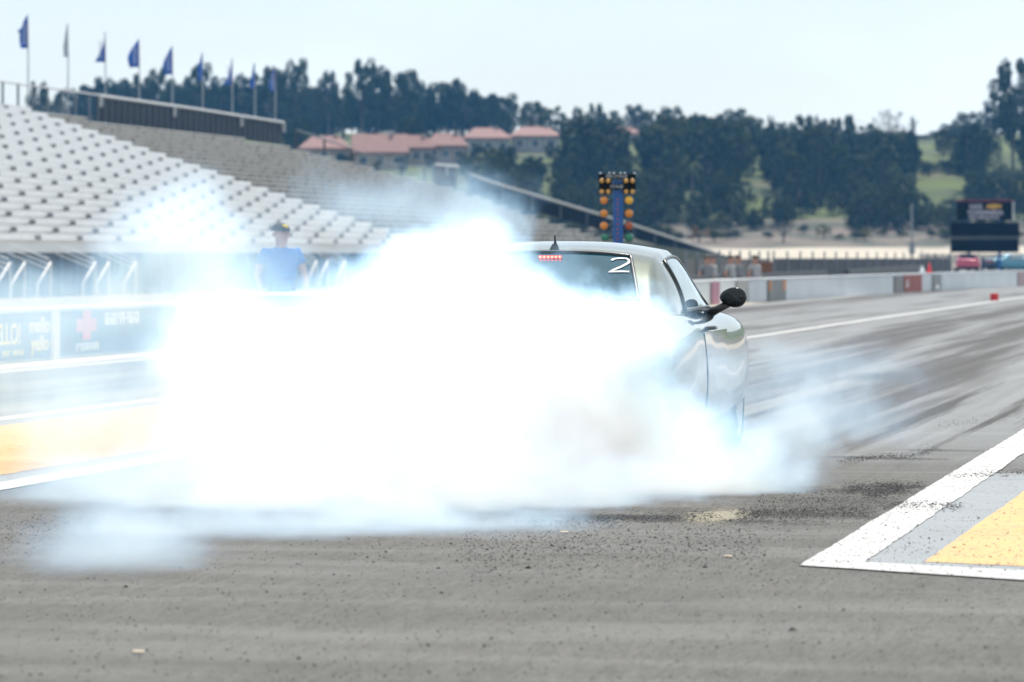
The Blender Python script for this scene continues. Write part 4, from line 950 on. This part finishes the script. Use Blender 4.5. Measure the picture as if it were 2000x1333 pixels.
m_l = {'euc': leafmat('gum_leaves', (.017, .034, .016), (.038, .058, .022)), 'oak': leafmat('oak_leaves', (.02, .038, .013), (.05, .068, .02)), 'cyp': leafmat('cypress_leaves', (.012, .026, .014), (.026, .042, .018)), 'pine': leafmat('pine_needles', (.015, .03, .016), (.032, .05, .022)),
       'shrub': leafmat('shrub_leaves', (.018, .033, .014), (.045, .06, .022)), 'palm': leafmat('palm_leaves', (.04, .06, .02), (.08, .10, .03)), 'dry': leafmat('autumn_leaves', (.16, .085, .025), (.24, .14, .04)), 'yel': leafmat('yellow_green_leaves', (.10, .11, .02), (.17, .16, .035)), 'bare': leafmat('sparse_leaves', (.07, .055, .04), (.10, .085, .05))}
def leaf(mb, c_, n_, s_, rg):
    a = n_.orthogonal().normalized(); b_ = n_.cross(a); k = rg.uniform(0, 6.28); a, b_ = a*math.cos(k)+b_*math.sin(k), b_*math.cos(k)-a*math.sin(k); e = rg.uniform(.55, 1.)
    mb.add([c_-a*s_, c_-b_*s_*e*.7, c_+a*s_*1.1, c_+b_*s_*e*.8], [(0, 1, 2, 3)])
def clump(mb, c_, r, cnt, s_, rg, fill=.45):
    for _ in range(cnt):
        d = Vector((rg.gauss(0, 1), rg.gauss(0, 1), rg.gauss(0, 1))).normalized(); k = (fill+(1-fill)*rg.random())**.6
        if noise.noise(Vector(c_)*5+d*1.9) < -.22: continue
        p = Vector((c_[0]+d.x*r[0]*k, c_[1]+d.y*r[1]*k, c_[2]+d.z*r[2]*k)); leaf(mb, p, (d+Vector((rg.gauss(0, .5), rg.gauss(0, .5), rg.gauss(0, .5)+.3))).normalized(), s_*rg.uniform(.6, 1.3), rg)
def tree_proto(kd, seed):
    rg = random.Random(seed); cr = MB(); tr = MB()
    if kd in ('euc', 'oak', 'bare', 'yel', 'dry'):
        n_ = {'euc': 19, 'oak': 17, 'bare': 16, 'yel': 9, 'dry': 9}[kd]; zb = {'euc': .24, 'oak': .14, 'bare': .45, 'yel': .3, 'dry': .3}[kd]
        top = Vector((rg.uniform(-.05, .05), rg.uniform(-.05, .05), .62)); tr.tube([(0, 0, -.06), (.01, 0, .25), top], [.035, .026, .014], 7)
        for i in range(n_):
            a = i*2.4+rg.uniform(-.5, .5); f = (i+.5)/n_; z = lerp(zb, .93, f**.9); rad = .40*math.sqrt(max(.05, 1-((z-.52)/.50)**2))*rg.uniform(.45, 1.05); r = rg.uniform(.10, .185)*(1.15-.45*f)
            c_ = Vector((math.cos(a)*rad, math.sin(a)*rad, min(z, 1-r*.8))); tr.tube([(0, 0, lerp(.22, .5, f)), c_*.5+Vector((0, 0, .22)), c_], [.016, .010, .004], 5)
            if kd == 'bare':
                for _ in range(5): d = Vector((rg.gauss(0, 1), rg.gauss(0, 1), rg.gauss(.5, .8))).normalized(); tr.tube([c_, c_+d*r*1.1], [.005, .002], 4)
                clump(cr, c_, (r, r, r), 45, .014, rg, .1)
            else: clump(cr, c_, (r*1.15, r*1.15, r*.9), 215 if kd != 'oak' else 230, .027, rg)
    elif kd == 'cyp':
        tr.tube([(0, 0, -.05), (0, 0, .9)], [.03, .006], 6)
        for i in range(17):
            f = i/16; z = .06+.88*f; r = .30*(math.sin(math.pi*(.12+.86*f)**.8))+.04; a = rg.uniform(0, 6.28); clump(cr, (math.cos(a)*.06, math.sin(a)*.06, z), (r*rg.uniform(.85, 1.15), r, .08), 130, .020, rg)
    elif kd == 'pine':
        tr.tube([(0, 0, -.05), (0, 0, .95)], [.026, .004], 6)
        for i in range(13):
            f = i/12; z = .16+.80*f; r = .42*(1-f)**.75+.04
            for k in range(max(3, int(8*(1-f)))): a = k*6.28/max(3, int(8*(1-f)))+i*.7+rg.uniform(-.3, .3); q = r*rg.uniform(.45, .85); clump(cr, (math.cos(a)*q, math.sin(a)*q, z-q*.12), (r*.36, r*.36, .045), 48, .020, rg)
    elif kd == 'shrub':
        tr.tube([(0, 0, -.1), (0, 0, .5)], [.03, .01], 6)
        for i in range(11): a = i*2.4; f = rg.random(); rad = .36*f; clump(cr, (math.cos(a)*rad, math.sin(a)*rad, .30+.42*(1-f)*rg.random()+.08), (.22, .22, .25), 170, .030, rg)
    elif kd == 'palm':
        tr.tube([(0, 0, -.05), (.01, 0, .4), (0, .01, .8)], [.03, .024, .022], 7)
        for i in range(34):
            a = i*2.4; el = rg.uniform(-.7, 1.2); d = Vector((math.cos(a)*math.cos(el), math.sin(a)*math.cos(el), math.sin(el))); p = Vector((0, .01, .8)); q = d.cross(Vector((0, 0, 1))).normalized()*.03; pts = [p+d*(.42*k/5)+Vector((0, 0, -.20*(k/5)**2)) for k in range(6)]
            for k in range(5): e0 = 1-.5*abs(k/5-.4); e1 = 1-.55*abs((k+1)/5-.4)*1.6; up_ = Vector((0, 0, .02)); cr.add([pts[k]-q*e0-up_, pts[k], pts[k+1], pts[k+1]-q*e1-up_, pts[k]+q*e0-up_, pts[k+1]+q*e1-up_], [(0, 1, 2, 3), (1, 4, 5, 2)])
    r_ = empty({'euc': 'gum_tree', 'oak': 'broad_tree', 'bare': 'sparse_tree', 'yel': 'yellow_green_bush', 'dry': 'autumn_bush', 'cyp': 'cypress_tree', 'pine': 'conifer_tree', 'shrub': 'bush', 'palm': 'palm_tree'}[kd])
    cr.build('crown', m_l[kd], r_, recalc=False); tr.build('trunk', m_bark2 if kd in ('euc', 'bare', 'palm') else m_bark, r_, smooth=True)
    return r_
PROTO = {}; TREES = []; VAR = {'euc': 5, 'oak': 4, 'cyp': 3, 'pine': 3, 'shrub': 4, 'palm': 2, 'bare': 1, 'yel': 2, 'dry': 1}
CATS = {'yel': 'bush', 'dry': 'bush', 'shrub': 'bush'}
def plant(kd, p, w_, h_, label, group, rg):
    lst = PROTO.setdefault(kd, []); use = None
    if len(lst) < VAR[kd]: use = tree_proto(kd, 100*len(PROTO)+len(lst)); lst.append(use)
    else: use = copy_tree(rg.choice(lst))
    use.location = p; use.scale = (w_*1.12, w_*1.12, h_); use.rotation_euler = (0, 0, rg.uniform(0, 6.28)); tag(use, label, CATS.get(kd, 'tree'), group); TREES.append((use, p, w_, h_)); return use
NAME_ = {'euc': 'rounded dark gum tree', 'oak': 'broad leafy green tree', 'cyp': 'slim dark cypress', 'pine': 'pointed dark conifer', 'shrub': 'low dark green bush', 'palm': 'palm tree', 'bare': 'thin airy tree', 'yel': 'yellow green bush', 'dry': 'orange brown bush'}
def region(px, sky_):
    if sky_:
        for x, s_ in ((170, 'showing through the open fence at the far left'), (570, 'on the skyline above the grandstand fence'), (970, 'on the skyline above the red roofed houses'), (1250, 'on the skyline above the starting tree'), (1680, 'on the skyline left of the thin mast'), (3000, 'on the skyline above the scoreboard')):
            if px < x: return s_
    for x, s_ in ((600, 'in the wood behind the grandstand fence'), (1120, 'on the slope around the red roofed houses'), (1300, 'on the slope behind the starting tree'), (1560, 'on the slope left of the grass clearings'), (1800, 'on the slope left of the scoreboard'), (3000, 'on the slope around the scoreboard')):
        if px < x: return s_
rg = random.Random(21)
SKY = [(75, 156, 44, 'euc'), (132, 172, 46, 'euc'), (104, 190, 30, 'oak'), (205, 150, 55, 'euc'), (240, 152, 50, 'euc'), (275, 141, 60, 'oak'), (310, 132, 55, 'euc'), (345, 150, 60, 'oak'), (392, 120, 62, 'euc'), (430, 152, 50, 'oak'), (482, 142, 62, 'euc'), (532, 128, 60, 'euc'), (577, 114, 60, 'euc'), (612, 168, 45, 'oak'),
       (641, 136, 42, 'euc'), (668, 162, 45, 'euc'), (708, 111, 62, 'euc'), (740, 124, 64, 'euc'), (772, 140, 70, 'oak'), (800, 134, 55, 'euc'), (832, 158, 60, 'oak'), (862, 160, 55, 'euc'), (888, 152, 62, 'euc'), (918, 172, 60, 'euc'), (944, 190, 45, 'oak'), (985, 218, 40, 'oak'), (1040, 198, 62, 'euc'), (1076, 206, 50, 'oak'), (1110, 225, 40, 'oak'), (1129, 208, 24, 'euc'),
       (1163, 200, 36, 'euc'), (1195, 216, 40, 'euc'), (1240, 204, 50, 'euc'), (1272, 216, 42, 'oak'), (1308, 207, 50, 'euc'), (1360, 220, 32, 'euc'), (1400, 228, 50, 'oak'), (1432, 212, 62, 'euc'), (1462, 232, 42, 'euc'), (1500, 246, 60, 'oak'), (1522, 238, 36, 'euc'), (1545, 248, 50, 'oak'), (1592, 246, 58, 'euc'), (1618, 262, 44, 'oak'), (1690, 262, 50, 'oak'), (1720, 258, 50, 'euc'),
       (1803, 264, 36, 'oak'), (1830, 256, 40, 'oak'), (1848, 250, 44, 'euc'), (1860, 240, 50, 'oak'), (1886, 218, 46, 'euc'), (1915, 236, 55, 'oak'), (1945, 196, 60, 'euc'), (1995, 190, 60, 'euc')]
for px, yt, wpx, kd in SKY:
    Y = rg.uniform(715, 775); X = (px-1000)/F*Y; p = Vector((X, Y, hill(X, Y))); plant(kd, p, wpx*1.12*Y/F, H+(HY-yt)/F*Y-p.z, NAME_[kd]+' '+region(px, True), 'trees along the skyline', rg)
for px, yt, wpx, kd, yb, lab in [(1742, 211, 95, 'bare', 330, 'tall thin airy tree with sky showing through its twigs, right of the mast'), (1782, 226, 34, 'cyp', 350, 'tall slim cypress at the right edge of the airy tree'), (1978, 113, 92, 'euc', 330, 'tallest gum tree rising above all others at the right edge'), (1414, 268, 26, 'cyp', 410, 'dark cypress column standing alone right of the starting tree'),
                                  (1310, 268, 28, 'cyp', 405, 'dark cypress column just right of the starting tree'), (1126, 285, 26, 'cyp', 390, 'dark narrow cypress left of the starting tree'), (1084, 304, 24, 'cyp', 390, 'dark narrow cypress below the rightmost grey house'), (1940, 232, 64, 'pine', 365, 'dark conifer rising behind the scoreboard sign'), (1900, 240, 70, 'euc', 372, 'large dark gum tree directly above the scoreboard sign'),
                                  (1600, 248, 62, 'cyp', 400, 'broad dark evergreen left of the mast foot'), (1175, 225, 120, 'oak', 372, 'wide yellowish green tree left of the starting tree top'), (930, 303, 60, 'oak', 352, 'round green tree in front of the bluish grey house'), (992, 292, 30, 'euc', 350, 'dark tree standing between the two grey houses'), (1040, 302, 60, 'oak', 368, 'leafy tree below the windows of the rightmost grey house'), (1000, 318, 70, 'oak', 388, 'broad tree by the pale rail left of the starting tree'), (905, 300, 36, 'oak', 340, 'small green tree at the corner of the brown walled house'), (668, 292, 36, 'shrub', 325, 'green bush beside the leftmost red roofed house'), (1130, 232, 90, 'oak', 365, 'wide leafy tree right of the rightmost grey house'), (1352, 300, 60, 'palm', 395, 'bushy palm between the two dark cypresses'), (1465, 365, 40, 'palm', 437, 'palm tree standing before the bright grass clearing'),
                                  (1366, 441, 48, 'dry', 484, 'orange brown bush at the foot of the hill right of the green car'), (1610, 437, 34, 'yel', 468, 'yellow green bush on the dirt bank left of the thin pole'), (1690, 443, 32, 'yel', 472, 'small yellow green bush on the dirt bank right of the other'), (1530, 432, 60, 'bare', 476, 'leafless pinkish bush on the dirt bank in the middle')]:
    p = on_hill(px, yb); plant(kd, p, wpx*1.05*p.y/F, H+(HY-yt)/F*p.y-p.z, lab, None, rg)
GAPS = [(1800, 272, 1828, 310), (1795, 346, 1876, 372), (1926, 300, 1996, 332), (1452, 354, 1490, 388), (1476, 393, 1506, 416), (1562, 424, 1652, 444), (1804, 377, 1845, 394)]
cnt = 0; tries = 0
while cnt < 270 and tries < 20000:
    tries += 1; px = rg.uniform(570, 2030); yb = rg.uniform(300, 462); kd = rg.choice(['euc', 'euc', 'oak', 'oak', 'oak', 'pine', 'cyp', 'euc', 'palm' if rg.random() < .4 else 'oak'])
    if px < 940 and yb > 330: continue
    hp = rg.uniform(62, 120) if yb < 400 else rg.uniform(45, 85); hp = min(hp, yb-(225 if px < 1700 else 255))
    if hp < 30: continue
    wp = hp*{'euc': .62, 'oak': .75, 'pine': .5, 'cyp': .28, 'palm': .5}[kd]*rg.uniform(.85, 1.15)
    rc = (px-wp*.36, yb-hp*.95, px+wp*.36, yb-hp*.1)
    if any(rc[0] < g_[2] and rc[2] > g_[0] and rc[1] < g_[3] and rc[3] > g_[1] for g_ in GAPS): continue
    p = on_hill(px, yb)
    if any(rc[0] < h_[2] and rc[2] > h_[0] and rc[1] < h_[3]-12 and rc[3] > h_[1]-6 and p.y < h_[4]+12 for h_ in HOUSES): continue
    plant(kd, p, wp*p.y/F, hp*p.y/F, NAME_[kd]+' '+region(px, False), 'trees covering the hillside', rg); cnt += 1
for _ in range(44):
    px = rg.uniform(175, 640); yb = rg.uniform(236, 268); hp = rg.uniform(70, 105); kd = rg.choice(['euc', 'oak', 'oak']); p = on_hill(px, yb); plant(kd, p, hp*.85*p.y/F, hp*p.y/F, NAME_[kd]+' '+region(px, False), 'trees covering the hillside', rg)
for _ in range(34):
    px = rg.uniform(600, 985); yb = rg.uniform(250, 268); hp = rg.uniform(60, 84); kd = rg.choice(['euc', 'oak', 'oak']); p = on_hill(px, yb, 690)
    plant(kd, p, hp*.9*p.y/F, hp*p.y/F, NAME_[kd]+' '+region(px, True).replace('on the skyline', 'in the belt just below the skyline'), 'trees covering the hillside', rg)
cnt = 0; tries = 0
while cnt < 190 and tries < 8000:
    tries += 1; px = rg.uniform(900, 2020); yb = rg.uniform(415, 484) if rg.random() < .5 else rg.uniform(300, 415); hp = rg.uniform(18, 42)
    if 1470 < px < 1850 and yb > 452 and rg.random() < .75: continue
    rc = (px-hp*.6, yb-hp, px+hp*.6, yb)
    if any(rc[0] < g_[2] and rc[2] > g_[0] and rc[1] < g_[3]-5 and rc[3] > g_[1]+9 for g_ in GAPS): continue
    p = on_hill(px, yb); plant('shrub', p, hp*1.25*p.y/F, hp*p.y/F, NAME_['shrub']+' '+region(px, False), 'bushes on the lower slope', rg); cnt += 1
for px, yb, hp, kd in [(1812, 452, 52, 'oak'), (1842, 456, 54, 'oak'), (1872, 460, 60, 'euc'), (1786, 446, 74, 'oak'), (1768, 424, 84, 'euc'), (1830, 432, 34, 'oak'), (1440, 442, 52, 'oak'), (1476, 450, 44, 'oak'), (1512, 444, 62, 'euc'), (1540, 436, 48, 'oak'), (1640, 418, 60, 'euc'), (1700, 440, 60, 'oak'), (1880, 345, 40, 'oak'), (1850, 344, 30, 'oak'), (1810, 346, 30, 'oak'), (1590, 420, 44, 'oak'),
                        (690, 330, 30, 'oak'), (612, 326, 22, 'oak'), (788, 338, 32, 'oak'), (842, 334, 28, 'oak'), (905, 326, 30, 'oak'), (925, 318, 26, 'oak'), (1000, 316, 32, 'oak'), (1075, 312, 30, 'oak'), (960, 312, 18, 'oak'), (735, 338, 20, 'oak')]:
    p = on_hill(px, yb); plant(kd, p, hp*.85*p.y/F, hp*p.y/F, NAME_[kd]+' '+region(px, False), 'trees covering the hillside', rg)
for px, yb, hp in [(1805, 340, 26), (1822, 338, 22), (1842, 336, 26), (1866, 338, 24), (1888, 342, 30), (1800, 428, 30), (1822, 436, 26), (1846, 432, 34), (1860, 410, 30), (1640, 412, 34), (1660, 404, 40), (1580, 418, 30), (1545, 430, 30), (1520, 436, 32), (1700, 440, 28), (1735, 444, 30), (1765, 440, 34), (1790, 452, 26), (1470, 440, 30), (1440, 444, 34), (1410, 448, 36), (1660, 448, 20), (1725, 462, 18), (1760, 466, 18), (1570, 458, 20), (1640, 470, 16), (1820, 466, 20), (1846, 462, 22), (1500, 470, 20), (1900, 470, 26), (1985, 470, 24)]:
    p = on_hill(px, yb); plant('shrub', p, hp*1.5*p.y/F, hp*p.y/F, NAME_['shrub']+' '+region(px, False), 'bushes on the lower slope', rg)
p = on_hill(1664, 300); r_ = empty('mast', p); tag(r_, 'thin grey mast standing against the sky behind the trees', 'mast'); hh = H+(HY-231)/F*p.y-p.z
MB().tube([(0, 0, -1), (0, 0, hh)], [.30, .2], 6).build('pole', m_gst, r_)
for s_ in (1, -1): MB().tube([(0, 0, hh*.98), (s_*6.2, 0, hh*.62)], .03, 4).build('cable', m_gst, r_)
p = Vector(((1781-1000)/F*400, 400, hill((1781-1000)/F*400, 400))); r_ = empty('light_pole', p); tag(r_, 'thin dark pole left of the scoreboard in front of the hill', 'pole')
MB().tube([(0, 0, -.5), (0, 0, 5.6)], [.14, .08], 8).build('pole', m_gst, r_); MB().box(-.3, -.15, .3, .3, .15, 1.5).build('control_box', m_gst, r_)
# ------------------------------------------------------------------ far haze and tyre smoke
mb = MB().box(-760, -40, -1.1, 760, 960, 62); hz = kind(mb.build('haze', None or m_bk), 'stuff'); hz.data.materials.clear()
m, t, b = newmat('haze_air'); t.nodes.remove(b); o = t.nodes['Material Output']; pv = t.nodes.new('ShaderNodeVolumePrincipled')
pv.inputs['Color'].default_value = (.15, .48, 1, 1); pv.inputs['Density'].default_value = .00016; pv.inputs['Anisotropy'].default_value = 0
t.links.new(pv.outputs[0], o.inputs['Volume']); hz.data.materials.append(m)
# (px, py, Y, rx, ry, rz, density): the billows, each at its own distance
PUFF = [(850, 770, 21.9, 1.27, 1.0, .82, 2.4), (1110, 790, 21.9, .78, .85, .70, 2.8), (560, 790, 22.2, .98, 1.0, .72, 2.2), (1240, 890, 21.9, .82, .75, .41, 2.8), (1440, 915, 22.0, .52, .55, .33, 2.2), (900, 950, 21.2, 1.6, .95, .34, 2.2), (800, 930, 20.2, 1.3, .7, .30, 1.1), (1250, 950, 20.8, .8, .5, .24, 1.2), (460, 900, 20.8, .75, .7, .36, .75),
        (860, 850, 21.2, .75, .65, .42, 2.2), (540, 880, 21.8, .85, .7, .46, 2.2), (440, 690, 22.9, .62, .8, .68, 1.8), (340, 480, 24.0, .62, .7, .55, 1.7), (550, 690, 23.4, .62, .6, .36, 2.4), (790, 580, 22.9, .66, .65, .42, 3.4), (890, 530, 22.6, .50, .55, .36, 4.0), (1130, 670, 21.9, .54, .6, .32, 3.0), (1035, 612, 22.3, .42, .5, .28, 3.4), (1215, 640, 22.1, .38, .5, .25, 3.0),
        (770, 400, 26, .9, .9, .32, .60), (950, 430, 25.6, .40, .6, .30, 1.0), (250, 830, 22.8, 1.0, .8, .60, .72), (60, 690, 25, 1.6, 1.2, .72, .55), (150, 590, 27, 1.4, 1.2, .40, .42), (340, 955, 21.3, 1.3, 1.1, .34, 1.2), (950, 985, 20.7, 1.0, .55, .16, 2.0), (520, 985, 20.7, 1.1, .6, .20, 1.8),
        (230, 1070, 17.0, .52, 1.3, .28, .8), (600, 1035, 18.8, 1.6, .9, .20, 1.2), (950, 1025, 19.2, .9, .5, .14, 1.1), (1555, 860, 22.8, .38, .7, .34, 1.2), (1640, 810, 24.8, .7, 1.3, .22, .45), (1390, 800, 22.5, .36, .4, .40, 1.2), (1305, 680, 22.6, .24, .3, .30, 1.6),
        (1085, 540, 22.8, .34, .35, .20, .8), (1520, 735, 24.5, .40, .8, .26, .32), (1630, 720, 28, .9, 2., .18, .30), (1420, 730, 22.8, .24, .3, .30, .45), (520, 530, 27, .6, 1.0, .42, .5)]
AMP = .36
PW = [(P(a, b_, c_), Vector((d, e, f)), g_) for a, b_, c_, d, e, f, g_ in PUFF]
mb = MB()
for c_, r, g_ in PW:
    mb.ball(c_, r+Vector((AMP*.55,)*3), 20, 12)
sm = mb.build('smoke', m_bk, recalc=False); md = sm.modifiers.new('r', 'REMESH'); md.mode = 'VOXEL'; md.voxel_size = .12; evaluated(sm)
bm = bmesh.new(); bm.from_mesh(sm.data)
for q in bm.verts: q.co.z = max(q.co.z, -.05)
bm.to_mesh(sm.data); bm.free(); sm.data.materials.clear()
kind(sm, 'stuff'); sm['label'] = 'thick white tyre smoke billowing round the green car'; sm['category'] = 'smoke'
m, t, b = newmat('tyre_smoke'); t.nodes.remove(b); o = t.nodes['Material Output']; n = NT(t)
vsn = t.nodes.new('ShaderNodeVolumeScatter'); vsn.inputs['Color'].default_value = (.44, .70, 1, 1); vsn.inputs['Anisotropy'].default_value = .35
pos = t.nodes.new('ShaderNodeNewGeometry').outputs['Position']
def vm(op, a, b_, c_=None):
    q = t.nodes.new('ShaderNodeVectorMath'); q.operation = op
    for i, k in enumerate((a, b_, c_)):
        if k is not None: n.put(q.inputs[i], k)
    return q
wv = n.noise(pos, 1.7, 5, .62, 'Color')
wp = vm('MULTIPLY_ADD', vm('SUBTRACT', wv, (.5, .5, .5)).outputs[0], (AMP*3.2, AMP*3.2, AMP*2.6), pos).outputs[0]
tot = None
for c_, r, g_ in PW:
    q = vm('MULTIPLY_ADD', wp, (1/r.x, 1/r.y, 1/r.z), (-c_.x/r.x, -c_.y/r.y, -c_.z/r.z)); ln = vm('LENGTH', q.outputs[0], None).outputs['Value']
    a = n.ramp(ln, 1.05, .35, 0., g_*1.25); tot = a if tot is None else n.math('ADD', tot, a)
d2 = n.noise(wp, 4.2, 4, .62)
d2 = n.ramp(n.math('ADD', n.math('MULTIPLY', tot, .9), n.math('MULTIPLY', n.math('SUBTRACT', d2, .5), 3.2)), -.35, 1.0, .28, 1.2)
n.put(vsn.inputs['Density'], n.math('MULTIPLY', tot, d2)); t.links.new(vsn.outputs[0], o.inputs['Volume']); sm.data.materials.append(m)
sm.data.polygons.foreach_set('use_smooth', [True]*len(sm.data.polygons))
